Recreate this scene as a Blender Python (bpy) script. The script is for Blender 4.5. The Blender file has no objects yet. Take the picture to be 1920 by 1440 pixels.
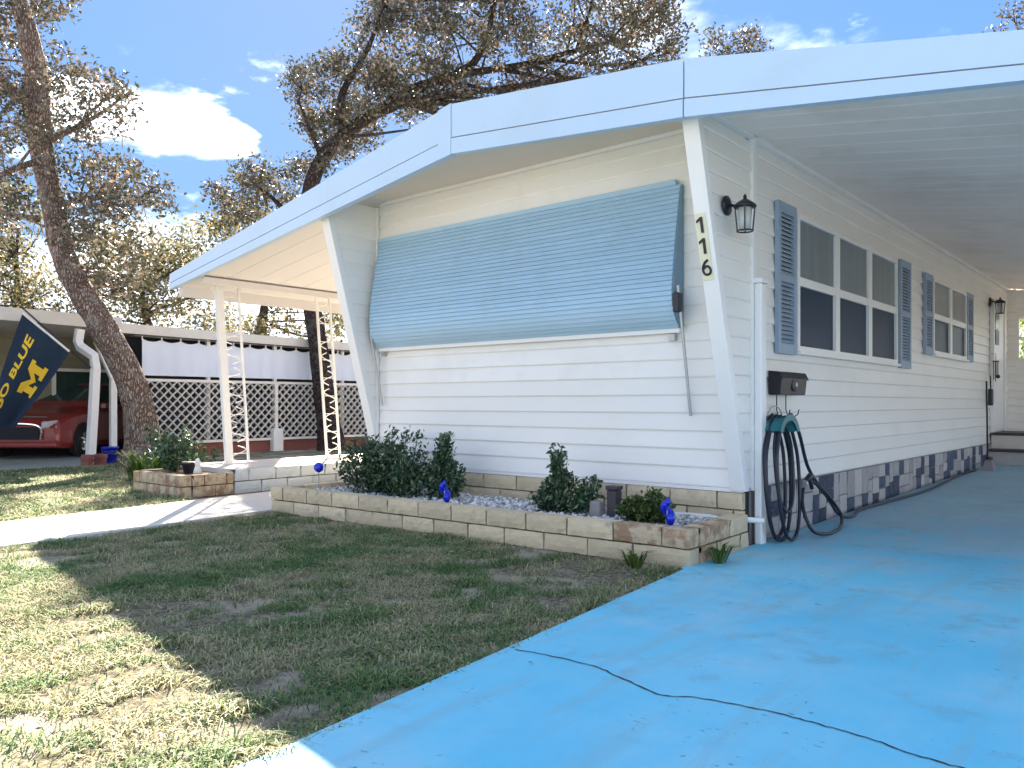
import bpy, math, random
import numpy as np
from mathutils import Vector, Matrix

# ------------------------------------------------------------------ camera, sky, sun, exposure
S = bpy.context.scene
COL = S.collection
rad = math.radians
YAW = rad(40.4)
EYE = 1.15
FPX = 1517.0
cam_d = bpy.data.cameras.new('camera')
cam_d.sensor_width = 36.0
cam_d.lens = 36.0 * FPX / 1920
cam_d.shift_y = 37 / 1920
cam_d.clip_start = 0.05
cam_d.clip_end = 2000
cam = bpy.data.objects.new('camera', cam_d)
COL.objects.link(cam)
cam.location = (0, 0, EYE)
cam.rotation_euler = (rad(90), 0, YAW)
S.camera = cam

SUN = Vector((-0.778, 0.628, 0.602)).normalized()
SUN_EL = math.asin(SUN.z)
SUN_ROT = math.atan2(SUN.x, SUN.y)
sd = bpy.data.lights.new('sun', 'SUN')
sd.energy = 5.0
sd.angle = rad(0.5)
sd.color = (1.0, 0.88, 0.70)
so = bpy.data.objects.new('sun', sd)
COL.objects.link(so)
so.rotation_euler = SUN.to_track_quat('Z', 'Y').to_euler()
so.location = (0, 0, 30)

S.view_settings.view_transform = 'Standard'
S.view_settings.look = 'None'
S.view_settings.gamma = 1.0
S.view_settings.use_curve_mapping = False
S.view_settings.exposure = 2.72
S.render.engine = 'CYCLES'
S.cycles.max_bounces = 8
S.cycles.diffuse_bounces = 5
S.cycles.transparent_max_bounces = 8
S.cycles.use_denoising = True


class NT:
    """small helper around a node tree"""
    def __init__(s, tree):
        s.t = tree
    def n(s, typ, ins=None, **props):
        nd = s.t.nodes.new(typ)
        for k, v in props.items():
            setattr(nd, k, v)
        for k, v in (ins or {}).items():
            sock = nd.inputs[k]
            if isinstance(v, bpy.types.NodeSocket):
                s.t.links.new(v, sock)
            else:
                sock.default_value = v
        return nd
    def math(s, op, a, b=0.0, c=0.0, clamp=False):
        nd = s.n('ShaderNodeMath', operation=op, use_clamp=clamp)
        for i, v in enumerate((a, b, c)):
            if isinstance(v, bpy.types.NodeSocket):
                s.t.links.new(v, nd.inputs[i])
            else:
                nd.inputs[i].default_value = v
        return nd.outputs[0]
    def mix(s, fac, a, b, blend='MIX'):
        nd = s.n('ShaderNodeMix', data_type='RGBA', blend_type=blend)
        for i, v in ((0, fac), (6, a), (7, b)):
            if isinstance(v, bpy.types.NodeSocket):
                s.t.links.new(v, nd.inputs[i])
            else:
                nd.inputs[i].default_value = v if i == 0 else (tuple(v) + (1,))[:4]
        return nd.outputs[2]
    def ramp(s, fac, lo, hi, smooth=True):
        nd = s.n('ShaderNodeMapRange', interpolation_type='SMOOTHSTEP' if smooth else 'LINEAR')
        s.t.links.new(fac, nd.inputs[0])
        nd.inputs[1].default_value = lo
        nd.inputs[2].default_value = hi
        return nd.outputs[0]
    def noise(s, vec, scale, detail=4.0, rough=0.55):
        return s.n('ShaderNodeTexNoise', {'Vector': vec, 'Scale': scale, 'Detail': detail, 'Roughness': rough}).outputs['Fac']


W_ = bpy.data.worlds.new('World')
S.world = W_
W_.use_nodes = True
wt = NT(W_.node_tree)
W_.node_tree.nodes.clear()
sky = wt.n('ShaderNodeTexSky', sky_type='NISHITA', sun_disc=False, sun_elevation=SUN_EL, sun_rotation=SUN_ROT,
           air_density=1.0, dust_density=0.15, ozone_density=2.5, altitude=0)
lum = wt.n('ShaderNodeRGBToBW', {0: sky.outputs[0]}).outputs[0]
gain = wt.math('DIVIDE', 0.60, wt.math('ADD', 1.0, wt.math('MULTIPLY', lum, 0.62)))       # compress the glare round the sun over the whole dome
skyb = wt.mix(1.0, sky.outputs[0], wt.n('ShaderNodeCombineColor', {0: wt.math('MULTIPLY', gain, 0.80), 1: gain, 2: wt.math('MULTIPLY', gain, 1.25)}).outputs[0], 'MULTIPLY')
hsv = wt.n('ShaderNodeHueSaturation', {'Saturation': 1.0, 'Value': 1.0, 'Color': skyb})
FILL_CLOUD_OFF = (0.0, 7.0, 0.0)  # shifts the added fill clouds so the visible sky stays clear
geo = wt.n('ShaderNodeTexCoord').outputs['Generated']
sep = wt.n('ShaderNodeSeparateXYZ', {0: geo})
stretch = wt.n('ShaderNodeMapping', {'Vector': geo, 'Scale': (1, 1, 2.6)}).outputs[0]
cn = wt.noise(stretch, 5.5, 7, 0.6)
cn2 = wt.noise(stretch, 13.0, 5, 0.6)
def cloud_blob(direction, half_h, half_v):
    d = Vector(direction).normalized()
    side = Vector((0, 0, 1)).cross(d).normalized()
    up = d.cross(side)
    a = wt.n('ShaderNodeVectorMath', {0: geo, 1: tuple(side)}, operation='DOT_PRODUCT').outputs['Value']
    b = wt.n('ShaderNodeVectorMath', {0: geo, 1: tuple(up)}, operation='DOT_PRODUCT').outputs['Value']
    c = wt.n('ShaderNodeVectorMath', {0: geo, 1: tuple(d)}, operation='DOT_PRODUCT').outputs['Value']
    r2 = wt.math('ADD', wt.math('POWER', wt.math('DIVIDE', a, half_h), 2), wt.math('POWER', wt.math('DIVIDE', b, half_v), 2))
    fall = wt.math('SUBTRACT', 1.0, wt.math('SQRT', r2), clamp=True)
    return wt.math('MULTIPLY', fall, wt.math('GREATER_THAN', c, 0.0))
def sky_dir(u, v):
    d = Vector((-math.sin(YAW), math.cos(YAW), 0)) * FPX + Vector((math.cos(YAW), math.sin(YAW), 0)) * (u - 960) + Vector((0, 0, 757 - v))
    return d
blob = wt.math('MAXIMUM', cloud_blob(sky_dir(310, 228), 0.085, 0.047), cloud_blob(sky_dir(385, 255), 0.065, 0.032))
blob = wt.math('MAXIMUM', blob, cloud_blob(sky_dir(150, 200), 0.07, 0.04))
main = wt.ramp(wt.math('ADD', wt.math('MULTIPLY', blob, 1.3), wt.math('MULTIPLY', wt.math('SUBTRACT', cn2, 0.5), 1.1)), 0.16, 0.5)
low = wt.ramp(sep.outputs[2], 0.275, 0.12)
bank = wt.ramp(wt.math('ADD', low, wt.math('MULTIPLY', wt.math('SUBTRACT', cn, 0.5), 2.4)), 0.42, 0.85)
fill_noise = wt.noise(wt.n('ShaderNodeMapping', {'Vector': geo, 'Location': FILL_CLOUD_OFF, 'Scale': (1, 1, 1.9)}).outputs[0], 1.9, 8, 0.58)
fill_cloud = wt.math('MULTIPLY', wt.ramp(fill_noise, 0.485, 0.60), wt.ramp(sep.outputs[2], -0.02, 0.06))  # bright clouds added across the dome as fill light for the shaded front
cloud = wt.math('MAXIMUM', wt.math('MAXIMUM', main, bank), fill_cloud)
shade = wt.mix(wt.ramp(cn2, 0.35, 0.7), (1.6, 1.75, 2.0), (4.3, 4.6, 5.0))
skyc = wt.mix(wt.math('MULTIPLY', cloud, 0.96), hsv.outputs[0], shade)
bg = wt.n('ShaderNodeBackground', {'Color': skyc, 'Strength': 0.12})
wo = wt.n('ShaderNodeOutputWorld', {'Surface': bg.outputs[0]})

# ------------------------------------------------------------------ helpers
rng = np.random.default_rng(7)
rnd = random.Random(11)
WM = {}                                            # world matrix of each object built so far
R3 = Vector((math.cos(YAW), math.sin(YAW), 0))
F3 = Vector((-math.sin(YAW), math.cos(YAW), 0))
def ray(u, v):
    return F3 * FPX + R3 * (u - 960) + Vector((0, 0, 757 - v))
def on_x(u, v, x):
    d = ray(u, v); return Vector((0, 0, EYE)) + d * (x / d.x)
def on_y(u, v, y):
    d = ray(u, v); return Vector((0, 0, EYE)) + d * (y / d.y)
def on_z(u, v, z=0.0):
    d = ray(u, v); return Vector((0, 0, EYE)) + d * ((z - EYE) / d.z)
def at_depth(u, v, D):
    return Vector((0, 0, EYE)) + ray(u, v) * (D / FPX)

def tag(o, label=None, cat=None, group=None, kind=None):
    if label: o['label'] = label
    if cat: o['category'] = cat
    if group: o['group'] = group
    if kind: o['kind'] = kind
    return o

def link(name, me, m=None, parent=None, loc=(0, 0, 0), rot=(0, 0, 0), kind=None):
    o = bpy.data.objects.new(name, me)
    COL.objects.link(o)
    if m is not None and me is not None and not me.materials:
        me.materials.append(m)
    o.location = loc
    o.rotation_euler = rot
    w = Matrix.Translation(Vector(loc)) @ o.rotation_euler.to_matrix().to_4x4()
    WM[o.name] = w
    if parent is not None:
        o.parent = parent
        o.matrix_parent_inverse = WM[parent.name].inverted()
    if kind: o['kind'] = kind
    return o

def empty(name, loc, label, cat, group=None, rot=(0, 0, 0)):
    o = link(name, None, None, None, loc, rot)
    o.empty_display_size = 0.2
    return tag(o, label, cat, group)

class MB:
    """collects shapes and builds ONE mesh"""
    def __init__(s):
        s.v = []; s.f = []
    def add(s, vs, fs):
        b = len(s.v)
        s.v += [tuple(p) for p in vs]
        s.f += [tuple(b + i for i in f) for f in fs]
        return s
    def box(s, x0, x1, y0, y1, z0, z1):
        vs = [(x, y, z) for z in (z0, z1) for y in (y0, y1) for x in (x0, x1)]
        return s.add(vs, [(0, 2, 3, 1), (4, 5, 7, 6), (0, 1, 5, 4), (2, 6, 7, 3), (0, 4, 6, 2), (1, 3, 7, 5)])
    def hexa(s, b, t):
        """bottom 4 and top 4 corners, both counter-clockwise seen from the top side"""
        return s.add(list(b) + list(t), [(3, 2, 1, 0), (4, 5, 6, 7), (0, 1, 5, 4), (1, 2, 6, 5), (2, 3, 7, 6), (3, 0, 4, 7)])
    def prism(s, poly, vec):
        n = len(poly); vec = Vector(vec)
        a = [Vector(p) for p in poly]; b = [p + vec for p in a]
        return s.add(a + b, [tuple(range(n))[::-1], tuple(range(n, 2 * n))] + [(i, (i + 1) % n, n + (i + 1) % n, n + i) for i in range(n)])
    def bar(s, p, q, w, h=None, up=(0, 0, 1)):
        p = Vector(p); q = Vector(q); h = h or w
        d = (q - p).normalized()
        a = d.cross(Vector(up))
        if a.length < 1e-3: a = d.cross(Vector((1, 0, 0)))
        a.normalize(); b = a.cross(d)
        c = [a * (w / 2 * i) + b * (h / 2 * j) for i, j in ((-1, -1), (1, -1), (1, 1), (-1, 1))]
        return s.hexa([p + k for k in c], [q + k for k in c])
    def tube(s, pts, r, n=8, cap=True):
        pts = [Vector(p) for p in pts]
        rs = r if hasattr(r, '__len__') else [r] * len(pts)
        N = len(pts); vs = []; fs = []
        ref = None
        for i, p in enumerate(pts):
            d = (pts[min(i + 1, N - 1)] - pts[max(i - 1, 0)]).normalized()
            if ref is None:
                ref = d.orthogonal().normalized()
            ref = (ref - d * ref.dot(d))
            if ref.length < 1e-4: ref = d.orthogonal()
            ref.normalize()
            b = d.cross(ref)
            for k in range(n):
                a = 2 * math.pi * k / n
                vs.append(p + (ref * math.cos(a) + b * math.sin(a)) * rs[i])
        for i in range(N - 1):
            for k in range(n):
                k2 = (k + 1) % n
                fs.append((i * n + k, i * n + k2, (i + 1) * n + k2, (i + 1) * n + k))
        if cap:
            fs.append(tuple(range(n))[::-1]); fs.append(tuple((N - 1) * n + k for k in range(n)))
        return s.add(vs, fs)
    def lathe(s, c, prof, n=20, axis='Z'):
        """prof: (radius, height) list round an axis through c"""
        c = Vector(c); vs = []; fs = []
        for r, h in prof:
            for k in range(n):
                a = 2 * math.pi * k / n
                x, y = r * math.cos(a), r * math.sin(a)
                vs.append(c + (Vector((x, y, h)) if axis == 'Z' else Vector((h, x, y)) if axis == 'X' else Vector((y, h, x))))
        for i in range(len(prof) - 1):
            for k in range(n):
                k2 = (k + 1) % n
                fs.append((i * n + k, i * n + k2, (i + 1) * n + k2, (i + 1) * n + k))
        fs.append(tuple(range(n))[::-1]); fs.append(tuple((len(prof) - 1) * n + k for k in range(n)))
        return s.add(vs, fs)
    def sphere(s, c, r, n=12, m=8, sq=(1, 1, 1)):
        c = Vector(c); vs = [c + Vector((0, 0, -r * sq[2]))]; fs = []
        for i in range(1, m):
            t = math.pi * i / m
            for k in range(n):
                a = 2 * math.pi * k / n
                vs.append(c + Vector((r * sq[0] * math.sin(t) * math.cos(a), r * sq[1] * math.sin(t) * math.sin(a), -r * sq[2] * math.cos(t))))
        vs.append(c + Vector((0, 0, r * sq[2])))
        for k in range(n):
            fs.append((0, 1 + (k + 1) % n, 1 + k))
            fs.append((len(vs) - 1, len(vs) - 1 - n + k, len(vs) - 1 - n + (k + 1) % n))
        for i in range(m - 2):
            for k in range(n):
                a = 1 + i * n
                fs.append((a + k, a + (k + 1) % n, a + n + (k + 1) % n, a + n + k))
        return s.add(vs, fs)
    def mesh(s, name, smooth=False):
        me = bpy.data.meshes.new(name)
        me.from_pydata(s.v, [], s.f)
        me.update()
        if smooth:
            me.polygons.foreach_set('use_smooth', [True] * len(me.polygons))
        return me
    def build(s, name, m, parent=None, smooth=False, kind=None, bevel=0.0, centre=True):
        loc = Vector((0, 0, 0))
        if centre and s.v:
            a = np.array([tuple(p) for p in s.v]); loc = Vector((a.min(0) + a.max(0)) / 2)
            s.v = [tuple(Vector(p) - loc) for p in s.v]
        me = s.mesh(name, smooth)
        o = link(name, me, m, parent, loc, kind=kind)
        if bevel:
            md = o.modifiers.new('bevel', 'BEVEL'); md.width = bevel; md.segments = 2; md.limit_method = 'ANGLE'
        return o

def tri_mesh(name, V, T, smooth=False):
    V = np.ascontiguousarray(V, np.float32); T = np.ascontiguousarray(T, np.int32)
    me = bpy.data.meshes.new(name)
    me.vertices.add(len(V)); me.vertices.foreach_set('co', V.ravel())
    me.loops.add(T.size); me.loops.foreach_set('vertex_index', T.ravel())
    me.polygons.add(len(T)); me.polygons.foreach_set('loop_start', np.arange(0, T.size, 3, dtype=np.int32))
    me.update(calc_edges=True)
    me.validate()
    if smooth: me.polygons.foreach_set('use_smooth', np.ones(len(T), bool))
    return me

def curve_pts(pts, k=6):
    """Catmull-Rom through points (any dimension)"""
    P = [np.array(p, float) for p in pts]
    P = [2 * P[0] - P[1]] + P + [2 * P[-1] - P[-2]]
    out = []
    for i in range(1, len(P) - 2):
        for j in range(k):
            t = j / k
            a, b, c, d = P[i - 1:i + 3]
            out.append(0.5 * (2 * b + (c - a) * t + (2 * a - 5 * b + 4 * c - d) * t * t + (3 * b - a - 3 * c + d) * t ** 3))
    out.append(P[-2])
    return out

# ------------------------------------------------------------------ materials
def M(name, col, rough=0.6, var=0.08, scale=3.0, bump=0.0, bscale=60.0, piece=0.0, metal=0.0, tint=None, tint_scale=1.5, tint_lo=0.5, tint_hi=0.75, spec=0.5, coat=0.0):
    m = bpy.data.materials.new(name); m.use_nodes = True
    t = NT(m.node_tree); b = m.node_tree.nodes['Principled BSDF']
    pos = t.n('ShaderNodeNewGeometry').outputs['Position']
    n1 = t.noise(pos, scale, 5)
    f = t.math('MULTIPLY_ADD', n1, 2 * var, 1 - var)
    if piece:
        oi = t.n('ShaderNodeObjectInfo').outputs['Random']
        f = t.math('MULTIPLY', f, t.math('MULTIPLY_ADD', oi, 2 * piece, 1 - piece))
    c = t.mix(1.0, col, t.n('ShaderNodeCombineColor', {0: f, 1: f, 2: f}).outputs[0], 'MULTIPLY')
    if tint:
        c = t.mix(t.ramp(t.noise(pos, tint_scale, 6, 0.65), tint_lo, tint_hi), c, tint)
    m.node_tree.links.new(c, b.inputs['Base Color'])
    b.inputs['Roughness'].default_value = rough
    b.inputs['Metallic'].default_value = metal
    b.inputs['Specular IOR Level'].default_value = spec
    if coat:
        b.inputs['Coat Weight'].default_value = coat
    if bump:
        bp = t.n('ShaderNodeBump', {'Strength': bump, 'Distance': 0.01, 'Height': t.noise(pos, bscale, 6, 0.6)})
        m.node_tree.links.new(bp.outputs[0], b.inputs['Normal'])
    return m

def leaf_mat(name, a, b_, c, trans=0.35, rough=0.5):
    """leaf colours vary from leaf to leaf"""
    m = bpy.data.materials.new(name); m.use_nodes = True
    t = NT(m.node_tree); b = m.node_tree.nodes['Principled BSDF']
    g = t.n('ShaderNodeNewGeometry')
    r = g.outputs['Random Per Island']
    col = t.mix(t.ramp(r, 0.15, 0.75), a, b_)
    col = t.mix(t.math('GREATER_THAN', r, 0.86), col, c)
    m.node_tree.links.new(col, b.inputs['Base Color'])
    b.inputs['Roughness'].default_value = rough
    tr = t.n('ShaderNodeBsdfTranslucent', {'Color': col})
    mx = t.n('ShaderNodeMixShader', {0: trans, 1: b.outputs[0], 2: tr.outputs[0]})
    out = [n for n in m.node_tree.nodes if n.type == 'OUTPUT_MATERIAL'][0]
    m.node_tree.links.new(mx.outputs[0], out.inputs['Surface'])
    return m

m_siding = M('white_vinyl', (0.83, 0.81, 0.77), 0.42, 0.03, 1.2, 0.35, 2.4, piece=0.025, tint=(0.80, 0.775, 0.725), tint_scale=1.4, tint_lo=0.48, tint_hi=0.68)
m_trim = M('white_trim', (0.82, 0.81, 0.79), 0.4, 0.03, 2)
m_fascia = M('pale_blue_aluminium', (0.46, 0.60, 0.76), 0.38, 0.04, 0.8, 0.03, 60, tint=(0.45, 0.575, 0.71), tint_scale=1.6, tint_lo=0.48, tint_hi=0.68)
m_ceiling = M('carport_pan', (0.92, 0.81, 0.75), 0.5, 0.04, 1.0, piece=0.03, tint=(0.82, 0.71, 0.64), tint_scale=0.9, tint_lo=0.48, tint_hi=0.66)
m_soffit = M('soffit', (0.70, 0.62, 0.53), 0.6, 0.05, 1.0)
m_porch = M('porch_pan', (0.66, 0.63, 0.62), 0.6, 0.05, 1.0)
m_roof = M('roof_membrane', (0.62, 0.61, 0.58), 0.7, 0.1, 0.6)
m_awning = M('awning_blue', (0.36, 0.53, 0.66), 0.5, 0.05, 1.5, piece=0.05, tint=(0.345, 0.50, 0.62), tint_scale=2.2, tint_lo=0.48, tint_hi=0.66)
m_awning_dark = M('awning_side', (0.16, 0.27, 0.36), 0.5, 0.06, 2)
m_steel = M('grey_rod', (0.42, 0.42, 0.43), 0.4, 0.1, 6, metal=0.6)
m_black = M('black_metal', (0.012, 0.013, 0.02), 0.42, 0.2, 10)
m_cream = M('number_backing', (0.75, 0.72, 0.52), 0.6, 0.04, 6)
m_shutter = M('shutter_blue', (0.27, 0.35, 0.45), 0.5, 0.08, 3)
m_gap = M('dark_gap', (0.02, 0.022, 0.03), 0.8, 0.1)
m_block = M('tan_block', (0.58, 0.48, 0.32), 0.9, 0.16, 14, 0.8, 55, piece=0.13, tint=(0.30, 0.27, 0.22), tint_scale=5, tint_lo=0.56, tint_hi=0.8)
m_block_worn = M('rust_stained_block', (0.36, 0.23, 0.14), 0.9, 0.2, 16, 0.9, 55, piece=0.15, tint=(0.54, 0.44, 0.30), tint_scale=9, tint_lo=0.42, tint_hi=0.58)
m_block_pale = M('pale_blue_block', (0.50, 0.54, 0.56), 0.85, 0.1, 12, 0.6, 55, piece=0.07)
m_stone_l = M('light_veneer_stone', (0.42, 0.39, 0.38), 0.85, 0.16, 14, 0.6, 60, piece=0.22)
m_stone_d = M('dark_veneer_stone', (0.06, 0.08, 0.12), 0.8, 0.2, 14, 0.6, 60, piece=0.3)
m_mortar = M('mortar', (0.26, 0.24, 0.22), 0.95, 0.1, 20)
def bark_mat(name, lo, hi, lichen):
    m = bpy.data.materials.new(name); m.use_nodes = True
    t = NT(m.node_tree); b = m.node_tree.nodes['Principled BSDF']
    pos = t.n('ShaderNodeNewGeometry').outputs['Position']
    warp = t.n('ShaderNodeMix', {0: 0.10, 4: pos, 5: t.n('ShaderNodeTexNoise', {'Vector': pos, 'Scale': 5.0, 'Detail': 3.0}).outputs['Color']}, data_type='VECTOR').outputs[1]
    mp = t.n('ShaderNodeMapping', {'Vector': warp, 'Scale': (1, 1, 0.26)}).outputs[0]
    vo = t.n('ShaderNodeTexVoronoi', {'Vector': mp, 'Scale': 30.0}, feature='DISTANCE_TO_EDGE').outputs[0]
    pl = t.ramp(vo, 0.0, 0.28); fine = t.noise(mp, 60, 5, 0.7)
    h = t.math('ADD', pl, t.math('MULTIPLY', fine, 0.45))
    c = t.mix(t.ramp(h, 0.15, 1.15), lo, hi)
    c = t.mix(t.math('MULTIPLY', t.ramp(t.noise(pos, 4.5, 5, 0.65), 0.50, 0.62), 0.6), c, lichen)
    m.node_tree.links.new(c, b.inputs['Base Color'])
    b.inputs['Roughness'].default_value = 0.95
    b.inputs['Specular IOR Level'].default_value = 0.15
    bp = t.n('ShaderNodeBump', {'Strength': 1.0, 'Distance': 0.05, 'Height': h})
    m.node_tree.links.new(bp.outputs[0], b.inputs['Normal'])
    return m
m_bark = bark_mat('oak_bark', (0.13, 0.092, 0.078), (0.44, 0.32, 0.255), (0.40, 0.36, 0.32))
m_bark_dark = bark_mat('dark_bark', (0.025, 0.02, 0.02), (0.11, 0.08, 0.075), (0.12, 0.11, 0.10))
m_soil = M('mulch', (0.13, 0.09, 0.06), 1.0, 0.4, 20, 1.0, 45)
m_pebble = M('white_gravel', (0.62, 0.62, 0.62), 0.7, 0.2, 30)
m_conc = M('white_concrete', (0.62, 0.58, 0.53), 0.85, 0.10, 4, 0.35, 90, piece=0.04, tint=(0.45, 0.42, 0.38), tint_scale=2.3, tint_lo=0.56, tint_hi=0.85)
m_hose = M('hose_rubber', (0.010, 0.014, 0.03), 0.4, 0.2, 8)
m_teal = M('teal_plastic', (0.01, 0.14, 0.16), 0.4, 0.1, 8)
m_blueglass = M('cobalt_glass', (0.005, 0.02, 0.50), 0.15, 0.1, 10)
m_white = M('white_paint', (0.78, 0.77, 0.75), 0.5, 0.06, 5)
m_lattice = M('lattice_white', (0.80, 0.75, 0.68), 0.6, 0.08, 4, piece=0.05)
m_brick = M('red_brick', (0.26, 0.09, 0.07), 0.9, 0.2, 10, 0.6, 40, piece=0.2)
m_curtain = M('curtain_cloth', (0.70, 0.73, 0.82), 0.8, 0.05, 2)
m_nb_wall = M('olive_siding', (0.26, 0.25, 0.17), 0.7, 0.1, 2, piece=0.05)
m_nb_tan = M('tan_siding', (0.42, 0.31, 0.19), 0.7, 0.1, 2, piece=0.08)
m_carpaint = M('red_car_paint', (0.27, 0.028, 0.028), 0.35, 0.08, 3, coat=0.35)
m_chrome = M('chrome', (0.8, 0.8, 0.8), 0.12, 0.02, 3, metal=1.0)
m_tyre = M('tyre_rubber', (0.018, 0.018, 0.019), 0.85, 0.2, 10)
m_lamp_glass = M('lens_glass', (0.55, 0.5, 0.5), 0.1, 0.02, 3)
m_flag = M('navy_cloth', (0.009, 0.026, 0.055), 0.85, 0.15, 6)
m_maize = M('maize_print', (0.80, 0.52, 0.03), 0.8, 0.08, 6)
m_greywood = M('weathered_grey', (0.26, 0.24, 0.24), 0.9, 0.2, 12, 0.5, 40)
m_darkpost = M('dark_bronze', (0.035, 0.032, 0.04), 0.5, 0.2, 12)

def glass(name, col, rough=0.06, spec=0.5):
    m = bpy.data.materials.new(name); m.use_nodes = True
    t = NT(m.node_tree); b = m.node_tree.nodes['Principled BSDF']
    pos = t.n('ShaderNodeNewGeometry').outputs['Position']
    mp = t.n('ShaderNodeMapping', {'Vector': pos, 'Scale': (1, 3.0, 0.15)}).outputs[0]
    c = t.mix(t.noise(mp, 3.0, 3), tuple(k * 0.75 for k in col), tuple(k * 1.25 for k in col))
    m.node_tree.links.new(c, b.inputs['Base Color'])
    b.inputs['Roughness'].default_value = rough
    b.inputs['Specular IOR Level'].default_value = spec
    bp = t.n('ShaderNodeBump', {'Strength': 0.04, 'Distance': 0.02, 'Height': t.noise(pos, 2.5, 2)})
    m.node_tree.links.new(bp.outputs[0], b.inputs['Normal'])
    return m
m_pane_up = glass('upper_pane', (0.17, 0.20, 0.21), 0.15)
m_pane_lo = glass('screened_pane', (0.006, 0.028, 0.062), 0.35, 0.15)
m_pane_grn = glass('lamp_pane', (0.5, 0.52, 0.5), 0.1)
m_windscreen = glass('windscreen', (0.04, 0.07, 0.06), 0.05)

def drive_mat():
    m = bpy.data.materials.new('blue_painted_concrete'); m.use_nodes = True
    t = NT(m.node_tree); b = m.node_tree.nodes['Principled BSDF']
    pos = t.n('ShaderNodeNewGeometry').outputs['Position']
    y = t.n('ShaderNodeSeparateXYZ', {0: pos}).outputs[1]
    big = t.noise(pos, 1.1, 6, 0.65); fine = t.noise(pos, 9, 6, 0.7); grit = t.noise(pos, 70, 3, 0.6)
    c = t.mix(t.ramp(big, 0.3, 0.7), (0.115, 0.51, 0.71), (0.20, 0.56, 0.73))
    # mixed towards grey with depth into the carport, broken up by noise
    greying = t.ramp(t.math('ADD', t.math('MULTIPLY', t.math('SUBTRACT', y, 5.2), 0.16), t.math('MULTIPLY', t.math('SUBTRACT', big, 0.5), 1.6)), -0.05, 0.6)
    c = t.mix(t.math('MULTIPLY', greying, 0.75), c, (0.35, 0.42, 0.47))
    stain = t.math('MULTIPLY', t.ramp(t.noise(pos, 1.7, 5, 0.6), 0.51, 0.62), t.ramp(fine, 0.40, 0.62))
    c = t.mix(t.math('MULTIPLY', stain, 0.5), c, (0.19, 0.31, 0.36))
    c = t.mix(t.math('MULTIPLY', t.ramp(t.noise(pos, 0.55, 5, 0.7), 0.48, 0.64), 0.5), c, (0.30, 0.56, 0.66))
    streak = t.noise(t.n('ShaderNodeMapping', {'Vector': pos, 'Scale': (3.2, 0.35, 1)}).outputs[0], 2.2, 5, 0.65)
    c = t.mix(t.math('MULTIPLY', t.ramp(streak, 0.49, 0.64), 0.35), c, (0.22, 0.42, 0.50))
    speck = t.math('MULTIPLY', t.ramp(t.noise(pos, 26, 4, 0.7), 0.62, 0.68), t.ramp(t.noise(pos, 1.3, 3), 0.5, 0.58))
    c = t.mix(t.math('MULTIPLY', speck, 0.7), c, (0.06, 0.09, 0.11))
    m.node_tree.links.new(c, b.inputs['Base Color'])
    b.inputs['Roughness'].default_value = 0.62
    b.inputs['Specular IOR Level'].default_value = 0.3
    bp = t.n('ShaderNodeBump', {'Strength': 0.25, 'Distance': 0.004, 'Height': t.math('ADD', grit, fine)})
    m.node_tree.links.new(bp.outputs[0], b.inputs['Normal'])
    return m
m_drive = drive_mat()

def lawn_mat():
    m = bpy.data.materials.new('thatch_and_sand'); m.use_nodes = True
    t = NT(m.node_tree); b = m.node_tree.nodes['Principled BSDF']
    pos = t.n('ShaderNodeNewGeometry').outputs['Position']
    a = t.noise(pos, 1.6, 6, 0.65); f = t.noise(pos, 24, 6, 0.75); f2 = t.noise(pos, 90, 3, 0.7)
    c = t.mix(t.ramp(f, 0.38, 0.62), (0.09, 0.085, 0.07), (0.33, 0.29, 0.19))
    c = t.mix(t.ramp(a, 0.47, 0.60), c, t.mix(f2, (0.33, 0.29, 0.23), (0.54, 0.47, 0.37)))
    m.node_tree.links.new(c, b.inputs['Base Color'])
    b.inputs['Roughness'].default_value = 1.0
    b.inputs['Specular IOR Level'].default_value = 0.1
    bp = t.n('ShaderNodeBump', {'Strength': 1.0, 'Distance': 0.03, 'Height': t.math('ADD', f, t.math('MULTIPLY', f2, 0.5))})
    m.node_tree.links.new(bp.outputs[0], b.inputs['Normal'])
    return m
m_lawn = lawn_mat()

def blade_mat():
    m = bpy.data.materials.new('grass_blades'); m.use_nodes = True
    t = NT(m.node_tree); b = m.node_tree.nodes['Principled BSDF']
    g = t.n('ShaderNodeNewGeometry'); r = g.outputs['Random Per Island']; pos = g.outputs['Position']
    patch = t.noise(pos, 1.7, 5, 0.65)
    green = t.mix(r, (0.045, 0.12, 0.055), (0.19, 0.29, 0.085))
    straw = t.mix(r, (0.26, 0.25, 0.15), (0.52, 0.48, 0.29))
    k = t.math('ADD', t.ramp(patch, 0.36, 0.66), t.math('MULTIPLY', t.math('SUBTRACT', t.math('FRACT', t.math('MULTIPLY', r, 37.7)), 0.5), 0.9))
    c = t.mix(t.ramp(k, 0.25, 0.75), straw, green)
    m.node_tree.links.new(c, b.inputs['Base Color'])
    b.inputs['Roughness'].default_value = 0.7
    b.inputs['Specular IOR Level'].default_value = 0.25
    tr = t.n('ShaderNodeBsdfTranslucent', {'Color': c})
    mx = t.n('ShaderNodeMixShader', {0: 0.3, 1: b.outputs[0], 2: tr.outputs[0]})
    out = [n for n in m.node_tree.nodes if n.type == 'OUTPUT_MATERIAL'][0]
    m.node_tree.links.new(mx.outputs[0], out.inputs['Surface'])
    return m
m_blade = blade_mat()

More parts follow.
